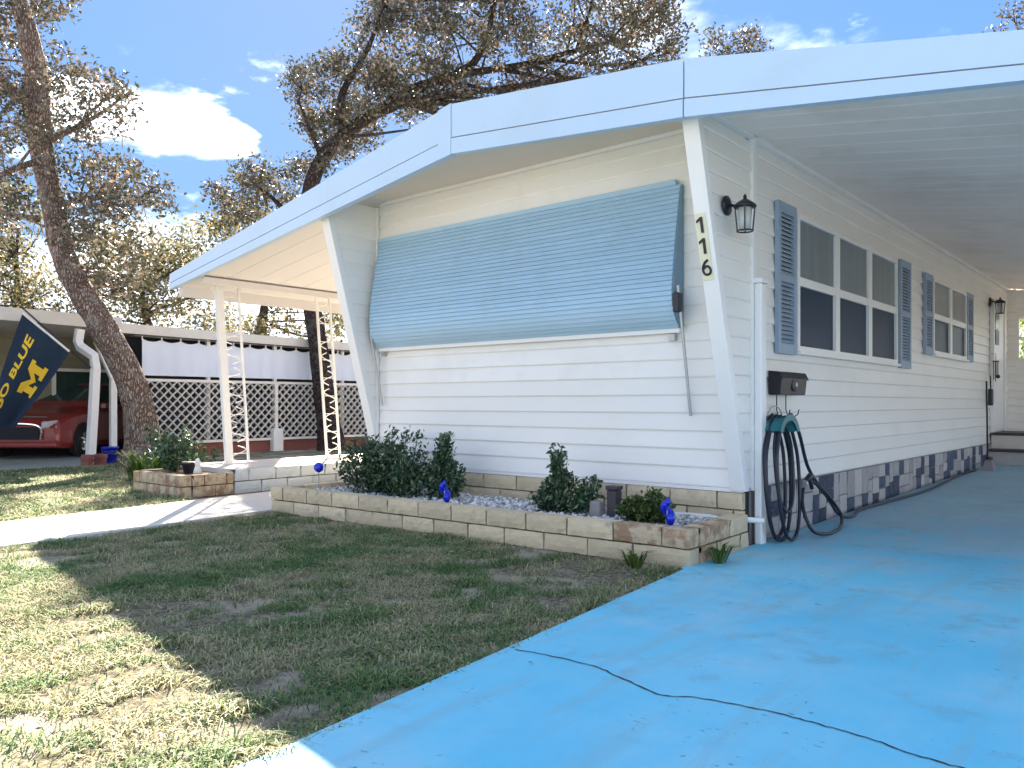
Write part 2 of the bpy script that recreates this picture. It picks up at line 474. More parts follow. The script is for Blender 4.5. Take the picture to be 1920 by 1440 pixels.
m_oak_leaf = leaf_mat('oak_leaves', (0.036, 0.040, 0.024), (0.112, 0.098, 0.066), (0.25, 0.18, 0.145), 0.30)  # the beige share imitates sunlit highlights, put into the leaf colour
m_oak_leaf2 = leaf_mat('pale_oak_leaves', (0.05, 0.06, 0.022), (0.12, 0.11, 0.045), (0.20, 0.14, 0.06), 0.4)
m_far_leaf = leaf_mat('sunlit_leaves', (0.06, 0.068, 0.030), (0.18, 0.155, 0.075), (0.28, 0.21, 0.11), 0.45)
m_palm = leaf_mat('palm_fronds', (0.10, 0.16, 0.03), (0.20, 0.26, 0.05), (0.26, 0.26, 0.08), 0.45)
m_shrub = leaf_mat('shrub_leaves', (0.026, 0.064, 0.036), (0.072, 0.135, 0.066), (0.17, 0.23, 0.11), 0.22, 0.35)
m_round = leaf_mat('boxwood_leaves', (0.03, 0.06, 0.012), (0.075, 0.12, 0.025), (0.12, 0.16, 0.04), 0.2, 0.4)
m_fern = leaf_mat('fern_leaves', (0.04, 0.09, 0.015), (0.10, 0.17, 0.03), (0.16, 0.2, 0.05), 0.35)

# ------------------------------------------------------------------ ground, path, driveway
def grid_sheet(name, m, x0, x1, y0, y1, nx, ny, zf):
    xs = np.linspace(x0, x1, nx + 1); ys = np.linspace(y0, y1, ny + 1)
    V = [(x, y, zf(x, y)) for y in ys for x in xs]
    Fs = [(j * (nx + 1) + i, j * (nx + 1) + i + 1, (j + 1) * (nx + 1) + i + 1, (j + 1) * (nx + 1) + i) for j in range(ny) for i in range(nx)]
    return MB().add(V, Fs).build(name, m, kind='structure', centre=False)
grid_sheet('ground', m_lawn, -260, 220, -120, 330, 24, 24, lambda x, y: 0.0)

DRIVE_EDGE = [(-2.06, -3.0), (-2.24, 0.8), (-2.28, 1.41), (-2.45, 2.92), (-2.68, 4.95)]
def drive_z(y):
    return 0.024 + max(0.0, y - 6.6) * 0.0115
drive = MB()
rows = [(x, y) for x, y in DRIVE_EDGE] + [(-2.725, 5.0)] + [(-2.725, 5.6 + 0.75 * i) for i in range(17)]
rows = [r for r in rows if r[1] <= 17.7]
vs = []; fs = []
for x, y in rows:
    for k in range(9):
        vs.append((x + (1.7 - x) * k / 8, y, drive_z(y)))
n = len(rows)
for i in range(n - 1):
    for k in range(8):
        a = i * 9 + k
        fs.append((a, a + 1, a + 10, a + 9))
b0 = len(vs)
vs += [(x, y, -0.08) for x, y in rows]                                    # the slab's visible edge
for i in range(n - 1):
    fs.append((i * 9, (i + 1) * 9, b0 + i + 1, b0 + i))
drive.add(vs, fs)
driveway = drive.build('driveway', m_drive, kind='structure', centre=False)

MB().add([(-60, -10, .006), (60, -10, .006), (60, -3.2, .006), (-60, -3.2, .006)], [(0, 1, 2, 3)]).build('bounce_road', M('pale_road', (0.42, 0.39, 0.35), 0.9, 0.12, 4, 0.4, 80), kind='structure', centre=False)  # unseen street, added pale to bounce neutral light under the carport
crack_px = [(966, 1219), (1010, 1226), (1080, 1241), (1120, 1252), (1145, 1263), (1190, 1283), (1240, 1304), (1290, 1307), (1330, 1313), (1400, 1326), (1450, 1336), (1510, 1352), (1560, 1366), (1640, 1389), (1700, 1411), (1770, 1432), (1830, 1448), (1930, 1470)]
cp = [on_z(u, v, 0.024) for u, v in crack_px]
cp = [Vector(p) for p in curve_pts([tuple(p) for p in cp], 5)]
mb = MB(); L = []; Rr = []
for i, p in enumerate(cp):
    d = (cp[min(i + 1, len(cp) - 1)] - cp[max(i - 1, 0)]).normalized(); s_ = Vector((-d.y, d.x, 0))
    w = 0.0028 + 0.0022 * rnd.random(); j = (rnd.random() - .5) * 0.010
    L.append((p + s_ * (w + j)) + Vector((0, 0, 0.003))); Rr.append((p - s_ * (w - j)) + Vector((0, 0, 0.003)))
nn = len(L)
mb.add(L + Rr, [(i, i + 1, nn + i + 1, nn + i) for i in range(nn - 1)])
mb.build('crack', m_gap, driveway)

path_z = 0.035
def path_edges(y):                       # the path runs beside the house, a little skewed
    return (-8.65 - (y - 2.69) * 0.12, -7.17 - (y - 2.23) * 0.115)
path_root = empty('path', (-8.2, 5, 0), 'white concrete footpath leading past the left end of the planter', 'path')
path_root['kind'] = 'structure'; del path_root['category']
cuts = [-2.2, -0.6, 1.05, 2.62, 4.25, 5.9, 7.5, 9.2, 10.8, 12.4]
for a, b in zip(cuts[:-1], cuts[1:]):
    a2, b2 = a + 0.006, b - 0.006
    (l0, r0), (l1, r1) = path_edges(a2), path_edges(b2)
    MB().hexa([(l0, a2, -0.06), (r0, a2, -0.06), (r1, b2, -0.06), (l1, b2, -0.06)], [(l0, a2, path_z), (r0, a2, path_z), (r1, b2, path_z), (l1, b2, path_z)]).build('slab', m_conc, path_root, bevel=0.008)

# ------------------------------------------------------------------ the mobile home
home = empty('mobile_home', (-5.0, 11.5, 0), 'white vinyl sided mobile home with pale blue fascia and a blue front awning', 'house')
XL, XR = -7.22, -2.75          # inner face of the left wing wall, outer face of the right side wall
FY, BY = 6.12, 17.6            # front wall, back wall
Z0, ZT, ZE = 0.47, 3.455, 3.27  # bottom of siding, front soffit, side eave
def slant(z):                  # front edge of the two wing walls: leans out towards the roof
    return 6.10 - (z - 0.47) * 0.288
def slant_l(z):
    return 6.17 - (z - 0.47) * 0.275
# solid core behind the boards
MB().box(XL + 0.0, XR - 0.03, FY + 0.03, BY, 0.05, 3.38).build('wall_core', m_gap, home)
core = MB()
for x0, x1, sl, zt in ((XL - 0.10, XL - 0.012, slant_l, 3.22), (XR - 0.11, XR - 0.03, slant, 3.4)):
    core.prism([(x0, sl(0.47) + 0.03, 0.47), (x0, sl(zt) + 0.03, zt), (x0, FY + 0.1, zt), (x0, FY + 0.1, 0.47)], (x1 - x0, 0, 0))
core.build('wing_wall', m_trim, home)
MB().box(XL - 0.10, XL - 0.004, FY + 0.101, BY, 0.05, 3.3).build('side_wall', m_siding, home)

PITCH = 0.15
def board(parent, bl, br, tr, tl, nrm, tb=0.018, tt=0.004, m=m_siding, name='siding_board'):
    nrm = Vector(nrm)
    bl, br, tr, tl = map(Vector, (bl, br, tr, tl))
    lip = Vector((0, 0, 0.012))
    vs = [bl, br, tr, tl, bl + nrm * tb * 0.75, br + nrm * tb * 0.75, bl + nrm * tb + lip, br + nrm * tb + lip, tr + nrm * tt, tl + nrm * tt]
    fs = [(0, 1, 2, 3), (0, 4, 5, 1), (4, 6, 7, 5), (6, 9, 8, 7), (2, 8, 9, 3), (0, 3, 9, 6, 4), (1, 5, 7, 8, 2)]
    return MB().add(vs, fs).build(name, m, parent)
nb = int(math.ceil((ZT - Z0) / PITCH))
for i in range(nb):
    z0 = Z0 + i * PITCH; z1 = min(z0 + PITCH, ZT)
    board(home, (XL, FY, z0), (XR - 0.115, FY, z0), (XR - 0.115, FY, z1), (XL, FY, z1), (0, -1, 0))
    # inner face of the left wing
    if slant_l(z0) < FY - 0.05 and z0 < 3.4:
        z1b = min(z1, 3.4)
        board(home, (XL - 0.012, max(slant_l(z0), 5.37) + 0.03, z0), (XL - 0.012, FY - 0.02, z0), (XL - 0.012, FY - 0.02, z1b), (XL - 0.012, max(slant_l(z1b), 5.37) + 0.03, z1b), (1, 0, 0), 0.012, 0.003)
nb = int(math.ceil((ZE - Z0) / PITCH))
for i in range(nb):
    z0 = Z0 + i * PITCH; z1 = min(z0 + PITCH, ZE)
    X = XR - 0.03
    board(home, (X, slant(z0) + 0.03, z0), (X, 6.21, z0), (X, 6.21, z1), (X, slant(z1) + 0.03, z1), (1, 0, 0), 0.026, 0.008)
    board(home, (X, 6.275, z0), (X, BY, z0), (X, BY, z1), (X, 6.275, z1), (1, 0, 0), 0.026, 0.008)
# slanted front caps on the wings
for name, x0, x1, sl, zt in (('wing_cap', XR - 0.125, XR + 0.004, slant, 3.42), ('wing_cap', XL - 0.125, XL + 0.003, slant_l, 3.24)):
    c = MB(); y0, y1 = sl(0.45), sl(zt)
    c.prism([(x0, y0 - 0.03, 0.45), (x0, y1 - 0.03, zt), (x0, y1 + 0.05, zt), (x0, y0 + 0.05, 0.45)], (x1 - x0, 0, 0))
    c.build(name, m_trim, home, bevel=0.006)
# vertical trims
MB().box(XR - 0.03, XR + 0.012, 6.212, 6.273, 0.45, 3.30).build('corner_trim', m_trim, home)
MB().box(XL - 0.004, XL + 0.02, FY - 0.045, FY - 0.02, Z0, 3.40).build('corner_trim', m_trim, home)
MB().box(XR - 0.03, XR + 0.02, 6.275, BY, ZE + 0.002, ZE + 0.05).build('eave_trim', m_trim, home)
MB().box(XR - 0.03, XR + 0.02, 5.25, 6.211, ZE + 0.012, ZE + 0.06).build('eave_trim', m_trim, home)
MB().box(XL + 0.02, XR - 0.13, FY - 0.035, FY - 0.019, ZT - 0.035, ZT - 0.001).build('eave_trim', m_trim, home)
MB().box(XL, XR - 0.03, FY - 0.024, FY + 0.01, Z0 - 0.03, Z0 - 0.002).build('starter_strip', m_trim, home)
# downspout boxed into the corner
ds = MB(); ds.box(XR + 0.012, XR + 0.075, 6.225, 6.325, 0.02, 2.12)
dso = ds.build('downspout', m_trim, home, bevel=0.012)
MB().box(XR - 0.002, XR + 0.085, 6.215, 6.345, 2.12, 2.16).build('downspout_cap', m_trim, dso, bevel=0.006)

# fascia: height tapers towards both eaves, lower band proud of the upper one
def fascia_y(x):
    return 5.1 + (-2.75 - x) * 0.04 if x < -2.75 else 5.1
FP = [(-10.8, 2.93, 2.80, 2.72), (-5.14, 3.85, 3.54, 3.40), (-2.76, 3.57, 3.285, 3.16), (1.3, 2.76, 2.66, 2.62)]
def fascia_seg(a, b, trim_a=0.0, trim_b=0.0):
    def lerp(t): return [a[i] + (b[i] - a[i]) * t for i in range(4)]
    Lx = b[0] - a[0]
    p, q = lerp(trim_a / Lx), lerp(1 - trim_b / Lx)
    yp, yq = fascia_y(p[0]), fascia_y(q[0])
    o = MB().prism([(p[0], yp, p[2] + 0.012), (q[0], yq, q[2] + 0.012), (q[0], yq, q[1]), (p[0], yp, p[1])], (0, 0.07, 0)).build('fascia_panel', m_fascia, home)
    MB().prism([(p[0], yp + 0.012, p[2] - 0.001), (q[0], yq + 0.012, q[2] - 0.001), (q[0], yq + 0.012, q[2] + 0.011), (p[0], yp + 0.012, p[2] + 0.011)], (0, 0.05, 0)).build('groove', m_greywood, o)
    MB().prism([(p[0], yp - 0.006, p[3]), (q[0], yq - 0.006, q[3]), (q[0], yq - 0.006, q[2]), (p[0], yp - 0.006, p[2])], (0, 0.07, 0)).build('lower_band', m_fascia, o)
    return o
fascia_seg(FP[0], FP[1], 0, 0.17)
fascia_seg(FP[1], FP[2], 0.003, 0.006)
fascia_seg(FP[2], FP[3], 0.006, 0)
# plain cover plate left of the ridge seam
t_ = 0.17
q = [FP[1][i] + (FP[0][i] - FP[1][i]) * (t_ / 5.66) for i in range(4)]
MB().prism([(q[0], fascia_y(q[0]) - 0.010, q[3] - 0.004), (FP[1][0], 5.186, FP[1][3] - 0.004), (FP[1][0], 5.186, FP[1][1] + 0.004), (q[0], fascia_y(q[0]) - 0.010, q[1] + 0.004)], (0, 0.07, 0)).build('fascia_joint', m_fascia, home)
# roof sheets behind the fascia
def roof_sheet(a, b, y0, y1, dz, th, name, m):
    return MB().hexa([(a[0], y0, a[1] - dz - th), (b[0], y0, b[1] - dz - th), (b[0], y1, b[1] - dz - th), (a[0], y1, a[1] - dz - th)],
                     [(a[0], y0, a[1] - dz), (b[0], y0, b[1] - dz), (b[0], y1, b[1] - dz), (a[0], y1, a[1] - dz)]).build(name, m, home)
roof_sheet(FP[0], FP[1], 5.43, BY + 0.3, 0.03, 0.06, 'roof_sheet', m_roof)
roof_sheet(FP[1], FP[2], 5.20, BY + 0.3, 0.03, 0.06, 'roof_sheet', m_roof)
roof_sheet(FP[2], FP[3], 5.18, BY + 0.3, 0.03, 0.04, 'roof_sheet', m_roof)
# front soffit
MB().box(XL, XR - 0.12, 5.31, FY + 0.02, ZT, ZT + 0.015).build('soffit', m_soffit, home)
# porch ceiling left of the house, pans running down to the eave
def cz_left(x): return 3.30 - (XL - x) * 0.158
yy = 5.45
while yy < 12.2:
    w = 0.40
    MB().hexa([(-10.62, yy, cz_left(-10.62)), (XL - 0.126, yy, cz_left(XL - .126)), (XL - 0.126, yy + w - 0.006, cz_left(XL - .126)), (-10.62, yy + w - 0.006, cz_left(-10.62))],
              [(-10.62, yy, cz_left(-10.62) + 0.03), (XL - 0.126, yy, cz_left(XL - .126) + 0.03), (XL - 0.126, yy + w - 0.006, cz_left(XL - .126) + 0.03), (-10.62, yy + w - 0.006, cz_left(-10.62) + 0.03)]).build('ceiling_pan', m_porch, home)
    yy += w
MB().box(-10.70, -10.62, 5.50, 12.2, 2.62, 2.86).build('eave_beam', m_porch, home)
MB().box(-10.10, -10.02, 5.50, 12.2, 2.75, 2.83).build('eave_beam', m_porch, home)
# carport ceiling: pans across the drive, each with a raised lip
def cz(x): return ZE + 0.045 - (x - XR) * 0.150
pan_w = 0.305
for i in range(41):
    y0 = 5.18 + i * pan_w
    if y0 > BY: break
    pts = []
    for x in (XR - 0.02, 1.25):
        z = cz(x)
        pts.append([(x, y0 + 0.001, z), (x, y0 + pan_w - 0.045, z), (x, y0 + pan_w - 0.030, z - 0.003), (x, y0 + pan_w, z - 0.003), (x, y0 + pan_w, z + 0.02), (x, y0 + 0.001, z + 0.02)])
    MB().prism(pts[0], Vector(pts[1][0]) - Vector(pts[0][0])).build('ceiling_pan', m_ceiling, home)
MB().box(1.25, 1.33, 5.18, BY, 2.40, 2.75).build('carport_beam', m_fascia, home)
for y in (5.5, 9.5, 13.5, 17.3):
    MB().box(1.22, 1.30, y - 0.04, y + 0.04, 0.02, 2.40).build('carport_post', m_trim, home)

# wrought columns of the porch
def column(base, top, w, wide):
    base, top = Vector(base), Vector(top)
    o = MB().bar(base, top, wide, wide * 0.55 if wide > 0.05 else wide, up=(1, 0, 0)).build('porch_column', m_white, home)
    off = Vector((0, w, 0))
    MB().bar(base + off, top + off, 0.028, up=(1, 0, 0)).build('rod', m_white, o)
    sc = MB(); N = 9
    for i in range(N):
        a = base.lerp(top, (i + 0.1) / N); b = base.lerp(top, (i + 0.9) / N)
        pts = []
        for k in range(13):
            t = k / 12
            pts.append(a.lerp(b, t) + off * (0.5 + 0.40 * math.sin(2 * math.pi * t) * (1 if i % 2 else -1)))
        sc.tube(pts, 0.008, 5)
        sc.bar(a.lerp(b, .5) , a.lerp(b, .5) + off, 0.01)
    sc.build('scroll', m_white, o)
    MB().box(base.x - 0.09, base.x + 0.09, base.y - 0.09, base.y + w + 0.09, base.z - 0.002, base.z + 0.02).build('foot_plate', m_white, o)
column((-10.22, 5.98, 0.32), (-10.22, 5.82, 2.76), 0.30, 0.105)
column((-10.05, 7.50, 0.32), (-10.05, 7.30, 2.76), 0.24, 0.030)

# ---- awning over the front window
awn = MB().box(XL + 0.06, XR - 0.60, FY - 0.075, FY - 0.022, 2.985, 3.03).build('window_awning', m_awning, home)
prof = curve_pts([(0.055, 2.985), (0.095, 2.78), (0.150, 2.48), (0.190, 2.20), (0.198, 2.05), (0.180, 1.94), (0.135, 1.855), (0.075, 1.79)], 8)
prof = [np.array(p) for p in prof]
# resample to equal slat length
seg = [0]
for a, b in zip(prof[:-1], prof[1:]): seg.append(seg[-1] + np.linalg.norm(b - a))
NS = 30
def pr(s):
    s = s * seg[-1]
    for i in range(len(seg) - 1):
        if seg[i + 1] >= s: 
            t = (s - seg[i]) / (seg[i + 1] - seg[i]); return prof[i] * (1 - t) + prof[i + 1] * t
    return prof[-1]
AX0, AX1 = XL + 0.07, XR - 0.56
for i in range(NS):
    a = pr(i / NS); b = pr((i + 1) / NS - 0.001)
    d = (b - a) / np.linalg.norm(b - a); nr = np.array([-d[1], d[0]]); nr = nr if nr[0] > 0 else -nr
    lo = b + nr * 0.014
    q = [a, b, lo, a + nr * 0.002]
    MB().prism([(AX0, FY - p[0], p[1]) for p in q], (AX1 - AX0, 0, 0)).build('slat', m_awning, awn)
for x in (AX0 - 0.012, AX1 + 0.002):
    pts = [pr(i / 24) for i in range(25)]
    MB().prism([(x, FY - 0.025, 1.785)] + [(x, FY - p[0], p[1]) for p in pts[::-1]] + [(x, FY - 0.025, 2.985)], (0.010, 0, 0)).build('side_panel', m_awning_dark, awn)
for xi in np.linspace(AX0 + 0.2, AX1 - 0.2, 7):
    MB().tube([(xi, FY - p[0] + 0.012, p[1]) for p in [pr(i / 16) for i in range(17)]], 0.006, 4).build('rib', m_awning_dark, awn)
MB().box(AX0, AX1, FY - 0.075, FY - 0.03, 1.745, 1.783).build('bottom_rail', m_trim, awn)
MB().tube([(AX1 + 0.055, FY - 0.20, 2.12), (AX1 + 0.09, FY - 0.05, 1.05)], 0.013, 8).build('arm', m_steel, awn)
MB().tube([(AX0 - 0.02, FY - 0.18, 1.98), (AX0 + 0.05, FY - 0.05, 1.13)], 0.011, 8).build('arm', m_steel, awn)
MB().box(AX1 + 0.018, AX1 + 0.075, FY - 0.23, FY - 0.15, 1.90, 2.06).build('arm_bracket', m_black, awn, bevel=0.01)
MB().box(AX1 - 0.11, AX1 - 0.05, FY - 0.07, FY - 0.025, 1.68, 1.735).build('latch', m_steel, awn)
MB().box(AX0 + 0.05, AX0 + 0.09, FY - 0.07, FY - 0.025, 1.69, 1.735).build('latch', m_steel, awn)

# ---- side windows with shutters
def window(y0, y1, z0, z1, n, zm):
    x0 = XR - 0.02; fr = MB(); t = 0.045; d = 0.052
    X1 = x0 + d
    fr.box(x0, X1, y0, y1, z0, z0 + t).box(x0, X1, y0, y1, z1 - t, z1)
    ys = np.linspace(y0, y1, n + 1)
    bars = []
    for i, y in enumerate(ys):
        a, b = (y, y + t) if i == 0 else (y - t, y) if i == n else (y - 0.06, y + 0.06)
        bars.append((a, b)); fr.box(x0, X1 - 0.002, a, b, z0 + t, z1 - t)
    o = fr.build('window', m_trim, home)
    for i in range(n):
        a, b = bars[i][1], bars[i + 1][0]
        MB().box(x0, X1 - 0.006, a, b, zm - 0.04, zm + 0.04).build('meeting_rail', m_trim, o, bevel=0.004)
        MB().box(x0 + 0.01, x0 + 0.026, a, b, zm + 0.04, z1 - t).build('upper_pane', m_pane_up, o)
        MB().box(x0 + 0.01, x0 + 0.020, a, b, z0 + t, zm - 0.04).build('lower_pane', m_pane_lo, o)
    MB().box(x0, X1 + 0.03, y0 - 0.02, y1 + 0.02, z0 - 0.03, z0 - 0.001).build('window_sill', m_trim, o, bevel=0.004)
window(7.12, 10.22, 1.62, 2.84, 3, 2.245)
window(11.92, 13.92, 1.82, 2.84, 2, 2.33)
def shutter(y0, y1, z0, z1):
    x0, x1 = XR - 0.005, XR + 0.032; s = 0.055
    f = MB().box(x0, x1, y0, y0 + s, z0, z1).box(x0, x1, y1 - s, y1, z0, z1)
    zm = (z0 + z1) / 2
    for a, b in ((z0, z0 + 0.09), (zm - 0.03, zm + 0.03), (z1 - 0.09, z1)): f.box(x0, x1 - 0.001, y0 + s, y1 - s, a, b)
    o = f.build('shutter', m_shutter, home)
    l = MB()
    for a, b in ((z0 + 0.09, zm - 0.03), (zm + 0.03, z1 - 0.09)):
        N = int((b - a) / 0.036)
        for i in range(N):
            z = a + (i + .1) * (b - a) / N; h = (b - a) / N
            l.hexa([(x0 + 0.006, y0 + s, z + h * 0.8), (x0 + 0.026, y0 + s, z), (x0 + 0.026, y1 - s, z), (x0 + 0.006, y1 - s, z + h * 0.8)],
                   [(x0 + 0.010, y0 + s, z + h * 0.95), (x0 + 0.031, y0 + s, z + 0.008), (x0 + 0.031, y1 - s, z + 0.008), (x0 + 0.010, y1 - s, z + h * 0.95)])
    l.build('louver', m_shutter, o, kind='stuff')
    MB().box(x0 + 0.001, x0 + 0.005, y0 + s, y1 - s, z0 + .09, z1 - .09).build('back_panel', m_gap, o)
shutter(6.68, 7.08, 1.58, 2.88)
shutter(10.36, 10.80, 1.58, 2.88)
shutter(11.50, 11.88, 1.80, 2.86)
shutter(13.98, 14.40, 1.80, 2.86)

# ---- side door far down the carport
door = MB().box(XR - 0.01, XR + 0.035, 16.00, 16.92, 0.68, 2.86).build('door', m_trim, home, bevel=0.006)
for z0, z1, m in ((2.46, 2.72, m_pane_up), (2.18, 2.44, m_pane_lo)):
    MB().box(XR + 0.036, XR + 0.048, 16.10, 16.42, z0, z1).build('door_window', m, door)
MB().sphere((XR + 0.085, 16.08, 1.62), 0.035).build('handle', m_black, door, smooth=True)
df = MB().box(XR - 0.005, XR + 0.055, 15.92, 15.99, 0.66, 2.95).box(XR - 0.005, XR + 0.055, 16.93, 17.0, 0.66, 2.95).box(XR - 0.005, XR + 0.055, 15.99, 16.93, 2.87, 2.95)
df.build('door_frame', m_trim, home)
# closing wall of the carport with an open window through which the trees show
rw = empty('shed', (-1, 17.9, 0), 'white shed wall closing the far end of the carport, with an open window', 'shed')
wx0, wx1, wz0, wz1 = -2.62, -1.3, 1.95, 2.78
for x0, x1, z0, z1 in ((XR - 0.05, wx0, 0.1, 3.29), (wx1, 1.2, 0.1, 3.0), (wx0, wx1, 0.1, wz0), (wx0, wx1, wz1, 3.27)):
    k = int((z1 - z0) / 0.15) + 1
    for i in range(k):
        a = z0 + (z1 - z0) * i / k; b = z0 + (z1 - z0) * (i + 1) / k
        board(rw, (x0, BY + 0.02, a), (x1, BY + 0.02, a), (x1, BY + 0.02, b), (x0, BY + 0.02, b), (0, -1, 0), name='siding_board')
MB().box(wx0, wx1, BY - 0.03, BY + 0.03, wz0, wz0 + .05).box(wx0, wx1, BY - 0.03, BY + 0.03, wz1 - 0.05, wz1).box(wx0, wx0 + .05, BY - 0.03, BY + 0.03, wz0 + .05, wz1 - .05).box(wx1 - .05, wx1, BY - 0.03, BY + 0.03, wz0 + .05, wz1 - .05).box(wx0 + .05, wx1 - .05, BY - 0.02, BY + 0.02, 2.35, 2.39).build('window_frame', m_trim, rw)

# ---- skirting: tan blocks in front, two-tone stone along the side
def block_mesh(l, h, d, seed, rough=0.008):
    r = random.Random(seed); mb = MB()
    nx, nz = 7, 3; vs = []
    for j in range(nz + 1):
        for i in range(nx + 1):
            e = (i in (0, nx)) or (j in (0, nz))
            vs.append((-l / 2 + l * i / nx + (r.random() - .5) * rough, (-d / 2 + (0.007 if e else 0)) - r.random() * rough * .8, -h / 2 + h * j / nz + (r.random() - .5) * rough * .6))
    fs = [(j * (nx + 1) + i, j * (nx + 1) + i + 1, (j + 1) * (nx + 1) + i + 1, (j + 1) * (nx + 1) + i) for j in range(nz) for i in range(nx)]
    b = len(vs)
    vs += [(-l / 2, d / 2, -h / 2), (l / 2, d / 2, -h / 2), (l / 2, d / 2, h / 2), (-l / 2, d / 2, h / 2)]
    top = [nz * (nx + 1) + i for i in range(nx + 1)]; bot = list(range(nx + 1))
    fs += [tuple(top) + (b + 2, b + 3), tuple(bot[::-1]) + (b, b + 1), (b + 1, b, b + 3, b + 2)]
    fs += [(0, nx + 1, 2 * (nx + 1), b + 3, b)[::1], (nx, b + 1, b + 2, top[-1], nx + nx + 1)]
    mb.add(vs, fs)
    me = mb.mesh('block')
    return me
def block_run(parent, p, q, z0, courses, h, l, d, m, seed, name='block', worn=None, cap_shift=0.0, joint=0.012):
    """a run of coursed blocks from p to q whose face looks right-hand outwards"""
    p, q = Vector((p[0], p[1], 0)), Vector((q[0], q[1], 0))
    T = (q - p).length; d_ = (q - p).normalized(); ang = math.atan2(d_.y, d_.x)
    meshes = {}
    for c in range(courses):
        x = 0.0; first = True
        while x < T - 0.02:
            w = l * (0.5 if (first and c % 2) else 1.0) * (1 + (rnd.random() - .5) * 0.06)
            first = False
            w = min(w, T - x)
            if T - x - w < 0.08: w = T - x
            key = (round(w, 2), rnd.randrange(3))
            mm = m
            if worn and worn(x / T, c): mm = m_block_worn
            kk = key + (mm.name,)
            if kk not in meshes:
                meshes[kk] = block_mesh(w - joint, h - joint, d, rnd.random()); meshes[kk].materials.append(mm)
            pos = p + d_ * (x + w / 2) + Vector((0, 0, z0 + h * (c + .5)))
            nrm = Vector((d_.y, -d_.x, 0))
            pos += nrm * (rnd.random() - .5) * 0.010
            link(name, meshes[kk], None, parent, pos, (0, 0, ang + (rnd.random() - .5) * 0.006))
            x += w
sk = MB().box(XL, XR - 0.04, FY + 0.02, FY + 0.028, 0.0, Z0 - 0.032).build('skirting', m_mortar, home)
block_run(sk, (XL, FY - 0.005), (XR - 0.02, FY - 0.005), 0.015, 3, 0.142, 0.42, 0.05, m_block, 3)
sk2 = MB().box(XR - 0.06, XR - 0.02, 6.22, BY, 0.0, Z0 - 0.002).build('skirting', m_mortar, home)
stones = {}
def stone(y0, y1, z0, z1, dark):
    w, h = y1 - y0, z1 - z0
    key = (round(w, 2), round(h, 2), rnd.randrange(3), dark)
    if key not in stones:
        me = block_mesh(key[0] - 0.012, key[1] - 0.012, 0.028, rnd.random(), 0.007); me.materials.append(m_stone_d if dark else m_stone_l); stones[key] = me
    link('stone', stones[key], None, sk2, (XR - 0.012, (y0 + y1) / 2, (z0 + z1) / 2), (0, 0, rad(90)))
y = 6.40; cnt = 0
while y < BY - 0.1:
    w = rnd.choice((0.16, 0.20, 0.24))
    hs = rnd.choice(((0.14, 0.18, 0.13), (0.18, 0.13, 0.14), (0.22, 0.23), (0.14, 0.14, 0.17), (0.17, 0.28), (0.28, 0.17)))
    zb = 0.012 + max(0, y - 6.6) * 0.0
    z = zb
    for h in hs:
        z1 = min(z + h, Z0 - 0.006)
        if cnt < 285:
            stone(y, y + w, z, z1, rnd.random() < 0.40); cnt += 1
        z = z1
    y += w

# ------------------------------------------------------------------ front planter and what grows in it
planter = empty('planter', (-5.1, 5.5, 0), 'tan block planter along the house front, rust stained at its right corner', 'planter')
PY = 5.06
def pw(t, c): return (t > 0.93) or (t > 0.86 and c == 1)
block_run(planter, (-7.50, 4.94), (-2.69, PY + 0.07), 0.0, 2, 0.138, 0.40, 0.15, m_block, 5, worn=pw)
block_run(planter, (-2.76, PY + 0.15), (-2.80, 6.09), 0.0, 2, 0.138, 0.36, 0.15, m_block, 6, worn=lambda t, c: t < 0.35)
block_run(planter, (-7.43, 6.09), (-7.43, 5.02), 0.0, 2, 0.138, 0.36, 0.15, m_block, 8)
MB().box(-7.36, -2.86, 5.12, 6.09, 0.0, 0.19).build('soil', m_soil, planter)
# gravel
ico = [(-.5257, .8507, 0), (.5257, .8507, 0), (-.5257, -.8507, 0), (.5257, -.8507, 0), (0, -.5257, .8507), (0, .5257, .8507), (0, -.5257, -.8507), (0, .5257, -.8507), (.8507, 0, -.5257), (.8507, 0, .5257), (-.8507, 0, -.5257), (-.8507, 0, .5257)]
icf = [(0, 11, 5), (0, 5, 1), (0, 1, 7), (0, 7, 10), (0, 10, 11), (1, 5, 9), (5, 11, 4), (11, 10, 2), (10, 7, 6), (7, 1, 8), (3, 9, 4), (3, 4, 2), (3, 2, 6), (3, 6, 8), (3, 8, 9), (4, 9, 5), (2, 4, 11), (6, 2, 10), (8, 6, 7), (9, 8, 1)]
N = 5200
base = np.array(ico); tri = np.array(icf)
c = np.stack([rng.uniform(-7.34, -2.88, N), rng.uniform(5.13, 6.07, N), rng.uniform(0.188, 0.222, N)], 1)
sc = rng.uniform(0.012, 0.026, (N, 1, 1)) * rng.uniform(0.7, 1.25, (N, 1, 3))
V = base[None] * sc * rng.uniform(0.85, 1.15, (N, 12, 1)) + c[:, None]
T = (tri[None] + (np.arange(N) * 12)[:, None, None]).reshape(-1, 3)
m_grav = leaf_mat('gravel_stone', (0.30, 0.31, 0.34), (0.62, 0.62, 0.62), (0.74, 0.73, 0.70), 0.0, 0.7)
g = link('gravel', tri_mesh('gravel', V.reshape(-1, 3), T), m_grav); tag(g, 'white and grey gravel covering the front planter bed', kind='stuff')

